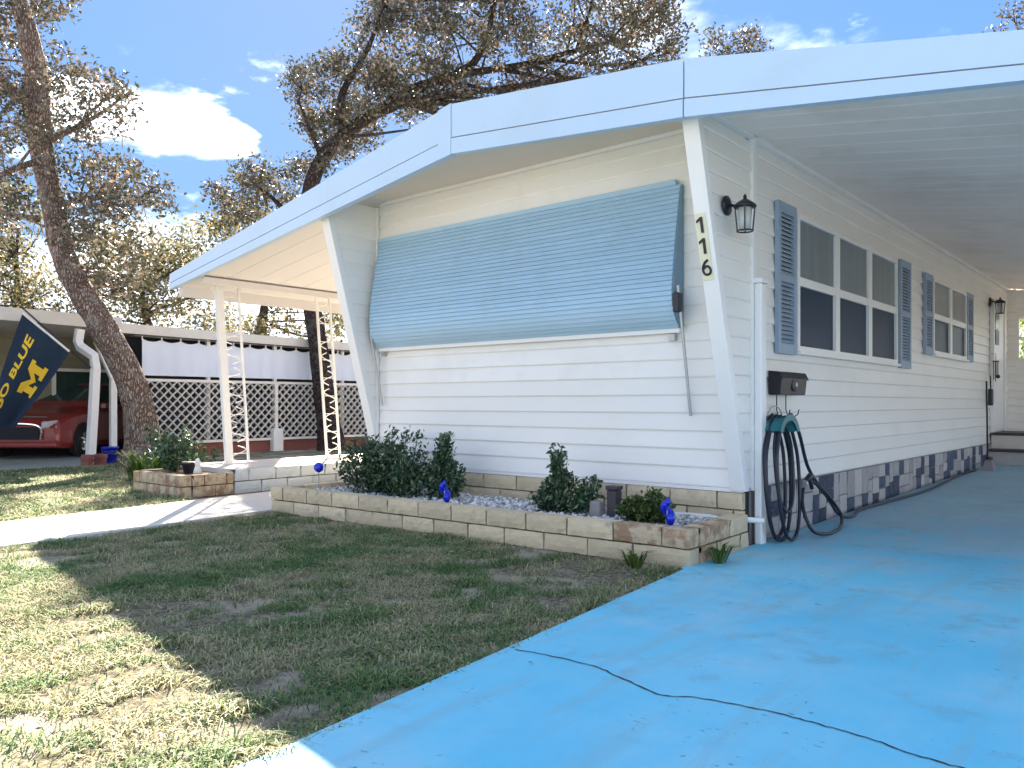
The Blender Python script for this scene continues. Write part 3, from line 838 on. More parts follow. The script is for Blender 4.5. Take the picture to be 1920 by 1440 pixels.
def leaf_arrays(C, L, Wd, fold=0.25, up=0.0, r=rng):
    N = len(C)
    a = r.normal(size=(N, 3)); a[:, 2] += up; a /= np.linalg.norm(a, axis=1, keepdims=True)
    b = np.cross(a, r.normal(size=(N, 3))); b /= np.linalg.norm(b, axis=1, keepdims=True) + 1e-9
    nn = np.cross(a, b)
    Ls = (L * r.uniform(0.7, 1.3, N))[:, None]; Ws = (Wd * r.uniform(0.7, 1.3, N))[:, None]
    v0 = C - a * Ls / 2; v2 = C + a * Ls / 2
    v1 = C + b * Ws / 2 + nn * Ws * fold; v3 = C - b * Ws / 2 + nn * Ws * fold
    V = np.stack([v0, v1, v2, v3], 1).reshape(-1, 3)
    i = np.arange(N) * 4
    T = np.concatenate([np.stack([i, i + 1, i + 2], 1), np.stack([i, i + 2, i + 3], 1)])
    return V, T

def shrub(name, label, cat, base, stems, m, leaf_l, leaf_w, per, spread, group=None):
    """stems: (dx, dy, height); leaves gather in whorls along every stem"""
    root = empty(name, base, label, cat, group)
    base = Vector(base)
    st = MB(); C = []
    for dx, dy, h in stems:
        tip = base + Vector((dx, dy, h)); mid = base + Vector((dx * 0.75, dy * 0.75, h * 0.45))
        pts = [Vector(p) for p in curve_pts([tuple(base + Vector((dx * .1, dy * .1, -0.02))), tuple(mid), tuple(tip)], 5)]
        st.tube(pts, [0.008 * (1 - 0.6 * i / len(pts)) for i in range(len(pts))], 5)
        n = int(per * (0.5 + h))
        t = rng.uniform(0.12, 1.04, n) ** 0.8
        idx = np.clip(t * (len(pts) - 1), 0, len(pts) - 1.001)
        P = np.array([tuple(p) for p in pts]); i0 = idx.astype(int); fr = (idx - i0)[:, None]
        c = P[i0] * (1 - fr) + P[i0 + 1] * fr
        c += rng.normal(size=(n, 3)) * spread * (1.15 - 0.55 * t)[:, None]
        C.append(c)
    C = np.concatenate(C); C = C[C[:, 2] > base.z - 0.01]
    V, T = leaf_arrays(C, leaf_l, leaf_w, 0.22, 0.7)
    st.build('stem', m_bark_dark, root)
    link('foliage', tri_mesh('foliage', V, T), m, root)
    return root
r_ = random.Random(4)
stems = []
for k in range(46):
    x = r_.uniform(-0.52, 0.58); y = r_.uniform(-0.28, 0.26)
    h = 0.57 - 0.52 * (abs(x) / 0.56) ** 2.2 * 0.75 + r_.uniform(-0.1, 0.08)
    if abs(x + 0.27) < 0.10: h += 0.10
    if abs(x - 0.27) < 0.14: h += 0.07
    if abs(x - 0.02) < 0.09: h -= 0.08
    stems.append((x, y, max(0.14, h)))
shrub('shrub', 'wide dense dark green shrub at the left end of the planter', 'shrub', (-6.42, 5.55, 0.20), stems, m_shrub, 0.058, 0.024, 115, 0.056, 'shrubs in the front planter')
stems = [(r_.uniform(-.07, .07), r_.uniform(-.07, .07), r_.uniform(.42, .66)) for _ in range(11)] + [(r_.uniform(.08, .26), r_.uniform(-.1, .1), r_.uniform(.2, .42)) for _ in range(7)] + [(r_.uniform(-.2, -.05), r_.uniform(-.1, .1), r_.uniform(.2, .35)) for _ in range(5)]
shrub('shrub', 'narrow upright shrub just right of the wide dark shrub', 'shrub', (-5.68, 5.58, 0.20), stems, m_shrub, 0.058, 0.027, 105, 0.034, 'shrubs in the front planter')
stems = [(r_.uniform(-.12, .10), r_.uniform(-.1, .1), r_.uniform(.32, .58)) for _ in range(11)] + [(r_.uniform(.12, .36), r_.uniform(-.1, .1), r_.uniform(.16, .36)) for _ in range(7)] + [(r_.uniform(-.28, -.12), r_.uniform(-.1, .1), r_.uniform(.12, .28)) for _ in range(6)]
shrub('shrub', 'sparse pointed shrub in the gravel halfway along the planter', 'shrub', (-4.16, 5.55, 0.20), stems, m_shrub, 0.054, 0.026, 95, 0.034, 'shrubs in the front planter')
stems = [(0.21 * math.cos(a) * q, 0.21 * math.sin(a) * q, 0.23 - 0.10 * q * q + r_.uniform(-.03, .03)) for a, q in [(r_.uniform(0, 6.28), r_.random() ** .5) for _ in range(42)]]
shrub('shrub', 'low round bright green shrub near the right end of the planter', 'shrub', (-3.34, 5.58, 0.20), stems, m_round, 0.046, 0.022, 90, 0.028, 'shrubs in the front planter')

# garden bits in the bed
gp = empty('garden_light', (-3.68, 5.62, 0.2), 'dark square garden light post standing beside the round green shrub', 'garden light')
MB().box(-3.725, -3.635, 5.58, 5.67, 0.16, 0.44).build('post', m_darkpost, gp, bevel=0.006)
MB().box(-3.735, -3.625, 5.57, 5.68, 0.442, 0.475).build('cap', m_darkpost, gp, bevel=0.008)
tag(MB().box(-3.86, -3.755, 5.52, 5.61, 0.15, 0.345).build('stone_block', m_greywood, bevel=0.012), 'small grey block standing left of the dark garden light post', 'block')
def stake(p, label, kind):
    root = empty('garden_ornament', (p[0], p[1], 0.2), label, 'garden ornament', 'blue glass garden ornaments')
    z = p[2]
    MB().tube([(p[0], p[1], 0.12), (p[0], p[1], z)], 0.006, 6).build('stake', m_steel, root)
    if kind == 0:
        MB().lathe((p[0], p[1], z), [(0.02, -0.05), (0.045, -0.03), (0.058, 0.0), (0.045, 0.035), (0.02, 0.05)], 16, 'Y').build('disc', m_blueglass, root, smooth=True)
    else:
        mb = MB()
        for k in range(7):
            a = k * 0.9
            mb.sphere((p[0] + 0.028 * math.cos(a), p[1] + 0.028 * math.sin(a), z - 0.06 + 0.03 * k * 0.7), 0.034 - 0.002 * k, 10, 6, (1, 1, 1.5))
        mb.build('glass_flower', m_blueglass, root, smooth=True)
stake((-7.28, 5.32, 0.46), 'round blue glass ornament on a stake at the left end of the planter', 0)
stake((-5.36, 5.33, 0.34), 'blue glass ornament standing in front of the narrow upright shrub', 1)
stake((-3.06, 5.40, 0.345), 'blue glass ornament standing right of the low round shrub', 1)
tag(MB().tube([(-3.55, 6.03, 0.225), (-2.62, 6.15, 0.225)], 0.022, 10).build('pipe', m_trim, smooth=True), 'white plastic pipe lying along the gravel to the house corner', 'pipe')

def weed(p, label, n, h, m):
    mb = MB()
    for k in range(n):
        a = rnd.uniform(0, 6.28); l = h * rnd.uniform(.5, 1.1); w = 0.007
        d = Vector((math.cos(a), math.sin(a), 0)); s = Vector((-d.y, d.x, 0)); p0 = Vector(p) + d * rnd.uniform(0, .05)
        m1 = p0 + d * l * .35 + Vector((0, 0, l * .7)); t1 = p0 + d * l * .9 + Vector((0, 0, l * .75))
        mb.add([p0 - s * w, p0 + s * w, m1 + s * w, m1 - s * w, t1], [(0, 1, 2, 3), (3, 2, 4)])
    tag(mb.build('weed', m), label, 'weed', 'weeds at the foot of the planter')
weed((-2.60, 5.32, 0.024), 'green weed growing where the planter corner meets the driveway', 60, 0.16, m_fern)
weed((-3.02, 4.88, 0.0), 'tuft of grass against the planter front left of its right corner', 45, 0.15, m_fern)

# ------------------------------------------------------------------ fittings on the house
def lantern(y, z, label):
    x = XR + 0.004
    root = empty('wall_lantern', (x, y, z), label, 'lamp', 'black wall lanterns')
    MB().lathe((x, y, z), [(0.075, 0.0), (0.075, 0.012), (0.05, 0.022), (0.022, 0.034)], 24, 'X').build('back_plate', m_black, root, smooth=True)
    MB().tube([(x + .03, y, z), (x + .07, y, z - 0.012), (x + .10, y, z + .006), (x + .14, y, z + 0.02)], 0.011, 8).build('arm', m_black, root, smooth=True)
    cx, cz_ = x + 0.15, z - 0.03
    MB().lathe((cx, y, cz_), [(0.085, -0.005), (0.08, 0.012), (0.05, 0.035), (0.025, 0.052), (0.012, 0.06), (0.014, 0.075), (0.004, 0.095)], 16).build('lamp_cap', m_black, root, smooth=True)
    cage = MB()
    for k in range(4):
        a = k * math.pi / 2 + 0.4
        p = Vector((cx + 0.072 * math.cos(a), y + 0.072 * math.sin(a), cz_)); q = Vector((cx + 0.056 * math.cos(a), y + 0.056 * math.sin(a), cz_ - 0.18))
        cage.bar(p, q, 0.011)
    cage.tube([(cx + 0.058 * math.cos(k * math.pi / 10), y + 0.058 * math.sin(k * math.pi / 10), cz_ - 0.182) for k in range(21)], 0.006, 6)
    cage.build('cage', m_black, root)
    MB().lathe((cx, y, cz_), [(0.040, -0.175), (0.052, -0.01)], 16).build('lamp_glass', m_pane_grn, root, smooth=True)
lantern(5.74, 2.655, 'black wall lantern on the white siding right of the house number')
lantern(15.86, 2.90, 'distant black wall lantern beside the far side door')

def text_mesh(txt, size, depth=0.0, offset=0.0):
    cu = bpy.data.curves.new('t', 'FONT'); cu.body = txt; cu.size = size; cu.align_x = 'CENTER'; cu.align_y = 'CENTER'; cu.extrude = depth; cu.offset = offset
    ob = bpy.data.objects.new('t', cu); COL.objects.link(ob)
    dg = bpy.context.evaluated_depsgraph_get()
    me = bpy.data.meshes.new_from_object(ob.evaluated_get(dg))
    bpy.data.objects.remove(ob)
    me.materials.clear()
    return me
num = empty('house_number', (XR - 0.06, slant(2.3) - 0.04, 2.2), 'black house number 116 on cream backing down the slanted white post', 'house number')
lean = math.atan(0.288)
zs = (2.475, 2.325, 2.17)
def cap_y(z): return slant(z) - 0.032
MB().prism([(XR - 0.115, cap_y(2.08) - 0.0015, 2.08), (XR - 0.030, cap_y(2.08) - 0.0015, 2.08), (XR - 0.030, cap_y(2.56) - 0.0015, 2.56), (XR - 0.115, cap_y(2.56) - 0.0015, 2.56)], (0, -0.004, 0)).build('backing', m_cream, num, bevel=0.002)
for ch, z in zip('116', zs):
    if ch == '1':
        one = [(-.004, -.057), (.016, -.057), (.016, .060), (.000, .060), (-.034, .036), (-.034, .018), (-.004, .034)]
        me = MB().prism([(x, y, -.004) for x, y in one], (0, 0, .008)).mesh('digit')
    else:
        six = curve_pts([(.018, .058), (-.008, .040), (-.026, .010), (-.030, -.018), (-.020, -.044), (.004, -.052), (.026, -.040), (.031, -.016), (.018, .006), (-.004, .010), (-.024, -.006)], 5)
        me = MB().tube([(p[0], p[1], 0) for p in six], 0.0095, 8).mesh('digit')
    link('digit', me, m_black, num, (XR - 0.073, cap_y(z) - 0.010, z), (rad(90) + lean, 0, 0))

mbx = empty('mailbox', (XR + 0.06, 6.85, 1.3), 'black wall mailbox with a round ornament above the garden hose', 'mailbox')
MB().prism([(XR, 6.54, 1.225), (XR + 0.10, 6.54, 1.225), (XR + 0.115, 6.54, 1.36), (XR + 0.09, 6.54, 1.41), (XR, 6.54, 1.425)], (0, 0.56, 0)).build('body', m_black, mbx, bevel=0.006)
MB().prism([(XR, 6.53, 1.428), (XR + 0.098, 6.53, 1.416), (XR + 0.125, 6.53, 1.362), (XR + 0.125, 6.53, 1.352), (XR + 0.119, 6.53, 1.358), (XR + 0.094, 6.53, 1.412), (XR, 6.53, 1.424)], (0, 0.58, 0)).build('lid', m_black, mbx)
MB().lathe((XR + 0.108, 6.82, 1.315), [(0.062, 0.0), (0.062, 0.006), (0.05, 0.012)], 20, 'X').build('ornament', m_darkpost, mbx, smooth=True)
MB().lathe((XR + 0.121, 6.84, 1.31), [(0.022, 0.0), (0.02, 0.006)], 14, 'X').build('medallion', m_lamp_glass, mbx, smooth=True)
for y in (6.66, 6.86):
    MB().tube([(XR + 0.02, y, 1.224), (XR + 0.02, y, 1.10), (XR + 0.035, y, 1.05), (XR + 0.08, y, 1.03), (XR + 0.125, y, 1.06), (XR + 0.135, y, 1.10)], 0.005, 6).build('hook', m_black, mbx)

hx = XR + 0.12
hh = empty('hose_hanger', (XR, 6.55, 0.98), 'teal hose hanger on the siding below the black mailbox', 'hose hanger')
arc = [(6.47 + 0.20 * math.cos(a), 0.85 + 0.20 * math.sin(a)) for a in np.linspace(rad(25), rad(155), 13)]
MB().prism([(XR + 0.005, y, z) for y, z in arc] + [(XR + 0.005, y, z) for y, z in [(6.47 + 0.155 * math.cos(a), 0.85 + 0.155 * math.sin(a)) for a in np.linspace(rad(155), rad(25), 13)]], (0.19, 0, 0)).build('saddle', m_teal, hh)
MB().prism([(XR + 0.205, y, z) for y, z in [(6.47 + 0.215 * math.cos(a), 0.86 + 0.205 * math.sin(a)) for a in np.linspace(rad(20), rad(160), 13)]] + [(XR + 0.205, y, z) for y, z in [(6.47 + 0.165 * math.cos(a), 0.86 + 0.155 * math.sin(a)) for a in np.linspace(rad(160), rad(20), 13)]], (0.010, 0, 0)).build('lip', m_teal, hh)
MB().tube([Vector((XR + 0.03, 6.60 + 0.17 * math.cos(a), 0.98 + 0.15 * math.sin(a))) for a in np.linspace(rad(-10), rad(170), 15)], 0.005, 6).build('wire_hook', m_steel, hh)

def hose_pts():
    pts = []
    # oval coils over the hanger, then a loop to the right and a run along the skirting
    coils = [(0.235, 0.06, 0.0), (0.285, 0.03, -0.02), (0.215, 0.27, 0.02), (0.26, 0.045, 0.03)]
    for i, (hw, zb, dy) in enumerate(coils):
        o = 0.06 + 0.036 * i; top = 1.06 - 0.006 * i
        for t in np.linspace(0, 1, 17)[:-1]:
            a = math.pi / 2 + t * 2 * math.pi
            c, s_ = math.cos(a), math.sin(a)
            yy_ = 6.47 + dy * (1 - s_) * .5 + hw * (abs(c) ** 0.85) * (1 if c > 0 else -1) * (0.86 if s_ > 0.4 else 1.0)
            zz = (top + zb) / 2 + (top - zb) / 2 * s_
            pts.append((XR + o + 0.014 * math.sin(t * 6.28) + (0.05 * (1 - s_) * .5), yy_, max(zz, 0.045)))
    pts += [(XR + 0.20, 6.52, 1.06), (XR + 0.19, 6.72, 0.90), (XR + 0.16, 6.98, 0.62), (XR + 0.14, 7.28, 0.44), (XR + 0.16, 7.56, 0.28), (XR + 0.22, 7.66, 0.13), (XR + 0.30, 7.40, 0.050), (XR + 0.34, 7.00, 0.045), (XR + 0.30, 6.72, 0.10),
            (XR + 0.22, 6.72, 0.30), (XR + 0.18, 6.88, 0.48), (XR + 0.14, 7.18, 0.46), (XR + 0.14, 7.52, 0.30), (XR + 0.14, 7.85, 0.10), (XR + 0.16, 8.20, 0.050)]
    y = 8.6
    while y < 14.6:
        pts.append((XR + 0.14 + 0.05 * math.sin(y * 1.3), y, drive_z(y) + 0.018)); y += 0.5
    return pts
hp = [Vector(p) for p in curve_pts(hose_pts(), 5)]
tag(MB().tube(hp, 0.0150, 8).build('garden_hose', m_hose, smooth=True), 'long black garden hose coiled on its hanger and trailing along the stone skirting', 'hose')
noz = empty('hose_nozzle', (XR + 0.18, 6.98, 0.5), 'dark spray nozzle hanging among the hose loops', 'hose nozzle')
MB().tube([(XR + 0.20, 6.80, 0.48), (XR + 0.20, 6.94, 0.53), (XR + 0.20, 7.0, 0.50)], [0.022, 0.028, 0.02], 8).build('barrel', m_black, noz, smooth=True)
MB().tube([(XR + 0.20, 6.93, 0.52), (XR + 0.20, 6.98, 0.42)], 0.018, 8).build('grip', m_black, noz, smooth=True)
MB().lathe((XR + 0.20, 6.79, 0.475), [(0.034, -0.012), (0.034, 0.018)], 12, 'Y').build('nozzle_ring', m_steel, noz)

br = empty('broom', (XR + 0.2, 14.5, 0.1), 'dark broom handle leaning on the siding near the far door', 'broom')
MB().tube([(XR + 0.22, 14.42, 0.30), (XR + 0.05, 15.30, 1.52)], 0.014, 8).build('handle', m_black, br)
MB().bar((XR + 0.20, 14.52, 0.30), (XR + 0.28, 14.34, 0.30), 0.05, 0.05).build('head', m_darkpost, br)
MB().hexa([(XR + 0.16, 14.30, 0.112), (XR + 0.32, 14.30, 0.112), (XR + 0.32, 14.56, 0.112), (XR + 0.16, 14.56, 0.112)], [(XR + 0.20, 14.34, 0.28), (XR + 0.28, 14.34, 0.28), (XR + 0.28, 14.52, 0.28), (XR + 0.20, 14.52, 0.28)]).build('bristles', m_greywood, br)
hb = empty('hand_brush', (XR + 0.06, 15.62, 1.35), 'dark brush hanging on the siding beside the far door', 'brush')
MB().tube([(XR + 0.05, 15.62, 1.62), (XR + 0.06, 15.60, 1.40)], 0.012, 6).build('handle', m_black, hb)
MB().box(XR + 0.025, XR + 0.09, 15.54, 15.66, 1.12, 1.40).build('head', m_black, hb, bevel=0.015)
pk = empty('wind_chime', (XR + 0.1, 15.95, 1.75), 'small dark wind chime hanging by the far side door', 'wind chime')
MB().lathe((XR + 0.1, 15.80, 1.86), [(0.05, 0), (0.05, 0.02)], 12).build('top_disc', m_black, pk)
for k in range(4):
    a = k * 1.57
    MB().tube([(XR + .1 + .03 * math.cos(a), 15.8 + .03 * math.sin(a), 1.86), (XR + .1 + .03 * math.cos(a), 15.8 + .03 * math.sin(a), 1.62 - .03 * k)], 0.008, 6).build('chime_tube', m_darkpost, pk)
MB().tube([(XR + .03, 15.8, 2.0), (XR + .1, 15.8, 2.0), (XR + .1, 15.8, 1.88)], 0.004, 5).build('hook', m_black, pk)
st = empty('entry_steps', (XR + 0.6, 16.4, 0.12), 'two grey concrete entry steps below the far side door', 'steps')
MB().box(XR + 0.012, XR + 1.25, 15.62, 17.2, 0.08, 0.34).build('lower_step', m_stone_l, st)
MB().box(XR + 0.012, XR + 1.30, 15.58, 17.24, 0.342, 0.385).build('tread', m_darkpost, st, bevel=0.008)
MB().box(XR + 0.012, XR + 0.92, 15.92, 17.1, 0.387, 0.61).build('upper_step', m_conc, st)
MB().box(XR + 0.012, XR + 0.97, 15.88, 17.14, 0.612, 0.655).build('tread', m_darkpost, st, bevel=0.008)

# ------------------------------------------------------------------ raised patio under the porch roof
patio = empty('patio', (-10.0, 8.5, 0), 'low raised patio of pale blocks left of the footpath under the porch roof', 'patio')
MB().box(-10.75, -9.50, 5.55, 12.4, 0.0, 0.315).build('patio_floor', m_conc, patio)
block_run(patio, (-9.42, 5.55), (-9.42, 12.4), 0.0, 2, 0.158, 0.40, 0.14, m_block_pale, 21)
block_run(patio, (-10.6, 4.90), (-9.36, 4.90), 0.0, 2, 0.14, 0.36, 0.14, m_block_worn, 22)
block_run(patio, (-9.42, 4.99), (-9.42, 5.54), 0.0, 2, 0.14, 0.30, 0.14, m_block_worn, 23)
block_run(patio, (-10.66, 5.54), (-10.66, 4.99), 0.0, 2, 0.14, 0.30, 0.14, m_block_worn, 24)
MB().box(-10.58, -9.50, 4.98, 5.54, 0.0, 0.25).build('soil', m_soil, patio)
r2 = random.Random(9)
shrub('shrub', 'dark leafy plant in the brick end of the raised patio', 'shrub', (-10.45, 5.3, 0.25), [(r2.uniform(-.2, .25), r2.uniform(-.15, .15), r2.uniform(.2, .5)) for _ in range(16)], m_shrub, 0.07, 0.035, 70, 0.04)
tag(MB().lathe((-9.78, 5.28, 0.25), [(0.04, 0), (0.055, 0.015), (0.04, 0.07), (0.028, 0.11), (0.042, 0.145), (0.024, 0.185), (0.004, 0.205)], 14).build('garden_figurine', m_white, smooth=True), 'small white garden figurine on the brick end of the patio', 'figurine')
tag(MB().lathe((-9.95, 5.25, 0.25), [(0.06, 0), (0.085, 0.12), (0.09, 0.12), (0.09, 0.15), (0.07, 0.15)], 16).build('flower_pot', m_darkpost, smooth=True), 'small dark flower pot beside the white figurine on the patio end', 'flower pot')

# ------------------------------------------------------------------ trees
def noisy_tube(pts, rs, n=18, amp=0.10, seed=0, k=8):
    P = curve_pts([tuple(p) + (r,) for p, r in zip(pts, rs)], k)
    mb = MB(); mb.tube([Vector(p[:3]) for p in P], [max(0.004, p[3]) for p in P], n)
    rr = random.Random(seed); ph = [rr.uniform(0, 6.28) for _ in range(8)]
    N = len(P); out = []
    for i in range(N):
        c = Vector(P[i][:3])
        for q in range(n):
            v = Vector(mb.v[i * n + q]); a = 2 * math.pi * q / n
            d = 0.5 * math.sin(3 * a + ph[0] + i * .23) + 0.35 * math.sin(7 * a + ph[1] - i * .31) + 0.35 * math.sin(i * .8 + ph[2] + 2 * a) + 0.3 * (rr.random() - .5)
            out.append(tuple(c + (v - c) * (1 + amp * d)))
    mb.v = out
    return mb

def poly_sample(poly, n, r):
    P = np.array(poly, float); lo, hi = P.min(0), P.max(0); out = []
    x, y = P[:, 0], P[:, 1]; x2, y2 = np.roll(x, -1), np.roll(y, -1)
    while len(out) < n:
        q = r.uniform(lo, hi)
        ins = np.sum(((y > q[1]) != (y2 > q[1])) & (q[0] < (x2 - x) * (q[1] - y) / (y2 - y + 1e-9) + x)) % 2
        if ins: out.append(q)
    return np.array(out)

def crown_leaves(centres, radius, per, leaf, r, flat=0.75, width=0.5):
    C = []
    for c, rad_ in zip(centres, radius):
        n = int(per * (rad_ ** 2) * r.uniform(0.5, 1.4))
        d = r.normal(size=(n, 3)); d /= np.linalg.norm(d, axis=1, keepdims=True)
        d *= (r.uniform(0, 1, n) ** 0.45)[:, None] * rad_ * r.uniform(0.75, 1.25, (n, 1)); d[:, 2] *= flat
        C.append(np.array(c) + d)
    C = np.concatenate(C)
    return leaf_arrays(C, leaf, leaf * width, 0.2, 0.0, r)

def tree(name, label, base, trunk, radii, centres, cr, per, leaf, m_leaf, m_b, seed, group, nbranch=40, fork=None, limbs=()):
    r = np.random.default_rng(seed)
    root = empty(name, base, label, 'tree', group)
    noisy_tube(trunk, radii, 20, 0.075, seed, 10).build('trunk', m_b, root, smooth=True)
    for li, (lp, lr) in enumerate(limbs):
        noisy_tube(lp, lr, 12, 0.08, seed + li + 1, 7).build('limb', m_b, root, smooth=True)
    # finer branches: from the nearest wood to cluster centres
    wood = [Vector(p) for p in curve_pts([tuple(p) for p in trunk], 6)][8:]
    for lp, lr in limbs: wood += [Vector(p) for p in curve_pts([tuple(p) for p in lp], 6)][2:]
    bm_ = MB()
    idx = r.permutation(len(centres))[:nbranch]
    for i in idx:
        c = Vector(centres[i])
        best = min(wood, key=lambda p: (p - c).length + max(0, p.z - c.z) * 1.5)
        mid = best.lerp(c, 0.5) + Vector(r.normal(size=3)) * 0.15 * (c - best).length * 0.6
        pts = [Vector(p) for p in curve_pts([tuple(best), tuple(mid), tuple(c)], 5)]
        l = (c - best).length
        bm_.tube(pts, [max(0.006, (0.014 + 0.012 * l) * (1 - 0.8 * j / len(pts))) for j in range(len(pts))], 5)
        for _ in range(4):
            j = r.integers(len(pts) // 3, len(pts) - 1); e = pts[j].lerp(c, 0.3) + Vector(r.normal(size=3)) * 0.20
            bm_.tube([pts[j], pts[j].lerp(e, .5) + Vector(r.normal(size=3)) * .06, e], [0.010, 0.008, 0.004], 4)
    bm_.build('twigs', m_b, root, kind='stuff')
    V, T = crown_leaves(centres, cr, per, leaf, r)
    link('crown', tri_mesh('crown', V, T), m_leaf, root)
    return root, len(T)

def region(polys, n, D, spread, seed):
    """cluster centres filling an outline at a distance D, spread in depth"""
    r = np.random.default_rng(seed); out = []
    for poly, share in polys:
        for q in poly_sample(poly, int(n * share), r):
            out.append(tuple(at_depth(q[0], q[1], D + r.uniform(-spread, spread))))
    return out

# the leaning oak left of the path
tb = at_depth(272, 880, 14.2); tb.z = -0.05
tr_px = [(272, 892), (268, 830), (258, 760), (235, 690), (192, 612), (150, 545), (118, 470), (98, 380), (80, 290), (72, 210), (66, 130), (52, 60), (30, -20), (5, -110)]
tr_r = [0.42, 0.31, 0.262, 0.24, 0.228, 0.212, 0.198, 0.19, 0.19, 0.195, 0.178, 0.16, 0.13, 0.10]
trunk = [at_depth(u, v, 14.2 + 0.15 * math.sin(i)) for i, (u, v) in enumerate(tr_px)]
trunk[0].z = -0.08
D = 14.2
limbs = [([at_depth(55, 165, D), at_depth(30, 180, D + .4), at_depth(-20, 120, D + .8), at_depth(-90, 40, D + 1)], [0.13, 0.11, 0.09, 0.05]),
         ([at_depth(88, 265, D), at_depth(150, 235, D + .5), at_depth(200, 205, D + 1), at_depth(245, 170, D + 1.2)], [0.06, 0.045, 0.03, 0.015]),
         ([at_depth(112, 385, D), at_depth(180, 370, D + .5), at_depth(235, 385, D + .9), at_depth(300, 345, D + 1.3)], [0.06, 0.04, 0.03, 0.015]),
         ([at_depth(78, 300, D), at_depth(20, 320, D - .5), at_depth(-40, 350, D - .8)], [0.06, 0.05, 0.03]),
         ([at_depth(70, 410, D), at_depth(10, 400, D + .6), at_depth(-60, 380, D + 1)], [0.06, 0.05, 0.03])]
polys = [([(-60, -60), (160, -40), (120, 70), (150, 110), (215, 120), (262, 160), (235, 205), (200, 270), (120, 260), (20, 260), (-60, 240)], 0.46),
         ([(-60, 240), (50, 250), (60, 330), (40, 480), (-60, 470)], 0.14),
         ([(110, 300), (200, 285), (265, 310), (325, 365), (300, 395), (200, 420), (120, 460)], 0.20),
         ([(130, 430), (260, 400), (300, 470), (260, 560), (170, 560)], 0.10),
         ([(-200, -150), (60, -150), (110, -60), (-60, -60), (-150, 100)], 0.06)]
cs = region(polys, 300, D + 0.6, 1.9, 31)
tree('oak_tree', 'leaning oak with a rough grey trunk in front of the white lattice', (tb.x, tb.y, 0), trunk, tr_r, cs, np.random.default_rng(5).uniform(0.20, 0.43, len(cs)), 500, 0.100, m_oak_leaf, m_bark, 41, 'oak trees around the house', 60, limbs=limbs)

kn = at_depth(192, 606, 14.02)
MB().lathe(kn, [(0.15, 0.06), (0.145, -0.02), (0.11, -0.05), (0.085, -0.03), (0.06, -0.05), (0.02, -0.02)], 16, 'Y').build('knot', m_bark, bpy.data.objects['oak_tree'], smooth=True)

# the big oak behind the house
D = 20.0
bx = at_depth(618, 844, D); bx.z = 0
tr_px = [(622, 850), (618, 810), (606, 720), (592, 620), (578, 540), (572, 450), (580, 360), (604, 300), (640, 255), (700, 215), (760, 190)]
trunk = [at_depth(u, v, D + 0.08 * i) for i, (u, v) in enumerate(tr_px)]
trunk[0].z = -0.08
tr_r = [0.40, 0.30, 0.25, 0.23, 0.22, 0.21, 0.19, 0.18, 0.165, 0.15, 0.12]
limbs = [([at_depth(700, 215, D + .9), at_depth(780, 165, D + 1.4), at_depth(860, 140, D + 2), at_depth(905, 90, D + 2.4), at_depth(930, 0, D + 2.8)], [0.15, 0.13, 0.12, 0.09, 0.05]),
         ([at_depth(860, 140, D + 2), at_depth(985, 120, D + 2.6), at_depth(1100, 90, D + 3), at_depth(1230, 60, D + 3.3)], [0.10, 0.08, 0.06, 0.03]),
         ([at_depth(640, 255, D + .7), at_depth(640, 180, D + .4), at_depth(690, 90, D + .2), at_depth(720, 10, D)], [0.11, 0.09, 0.06, 0.03]),
         ([at_depth(604, 300, D + .6), at_depth(580, 240, D + 0), at_depth(560, 190, D - .4)], [0.07, 0.05, 0.02]),
         ([at_depth(572, 450, D + .4), at_depth(520, 380, D + .8), at_depth(470, 340, D + 1.2)], [0.09, 0.06, 0.03])]
polys = [([(650, 75), (700, 0), (760, -60), (860, -60), (860, 190), (760, 230), (640, 290), (600, 240), (640, 160)], 0.30),
         ([(530, 170), (555, 125), (640, 100), (640, 290), (600, 320), (585, 250)], 0.085),
         ([(860, -60), (1270, -60), (1285, 60), (1265, 150), (1180, 220), (860, 270)], 0.46),
         ([(700, -260), (1250, -260), (1290, -60), (700, -60)], 0.12),
         ([(400, 350), (470, 305), (585, 300), (560, 380), (440, 430)], 0.075)]
cs = region(polys, 620, D + 2.0, 2.4, 33)
tree('oak_tree', 'large spreading oak whose crown rises above the roof ridge', (bx.x, bx.y, 0), trunk, tr_r, cs, np.random.default_rng(6).uniform(0.27, 0.55, len(cs)), 440, 0.118, m_oak_leaf, m_bark_dark, 43, 'oak trees around the house', 80, limbs=limbs)

def far_tree(name, label, px_base, D, polys, n, spread, seed, cr, per, leaf, m_leaf, group, top=None):
    b = at_depth(px_base[0], px_base[1], D); b.z = 0
    u, v = top or polys[0][0][0]
    c = np.mean(np.array(polys[0][0]), 0)
    t = at_depth(c[0], c[1], D)
    trunk = [Vector((b.x, b.y, -0.1)), b.lerp(t, 0.25) + Vector((0.15, 0, 0)), b.lerp(t, 0.6) + Vector((-.15, .1, 0)), t]
    cs = region(polys, n, D, spread, seed)
    return tree(name, label, (b.x, b.y, 0), trunk, [0.30, 0.22, 0.17, 0.06], cs, np.random.default_rng(seed).uniform(*cr, len(cs)), per, leaf, m_leaf, m_bark_dark, seed, group, 40)
grp = 'trees beyond the neighbouring house'
far_tree('broadleaf_tree', 'brownish broadleaf tree behind the lattice, seen under the porch roof', (470, 800), 24, [([(395, 420), (470, 380), (560, 430), (650, 560), (670, 660), (380, 660), (380, 520)], 1.0)], 90, 2.2, 51, (0.45, 0.8), 210, 0.15, m_far_leaf, grp)
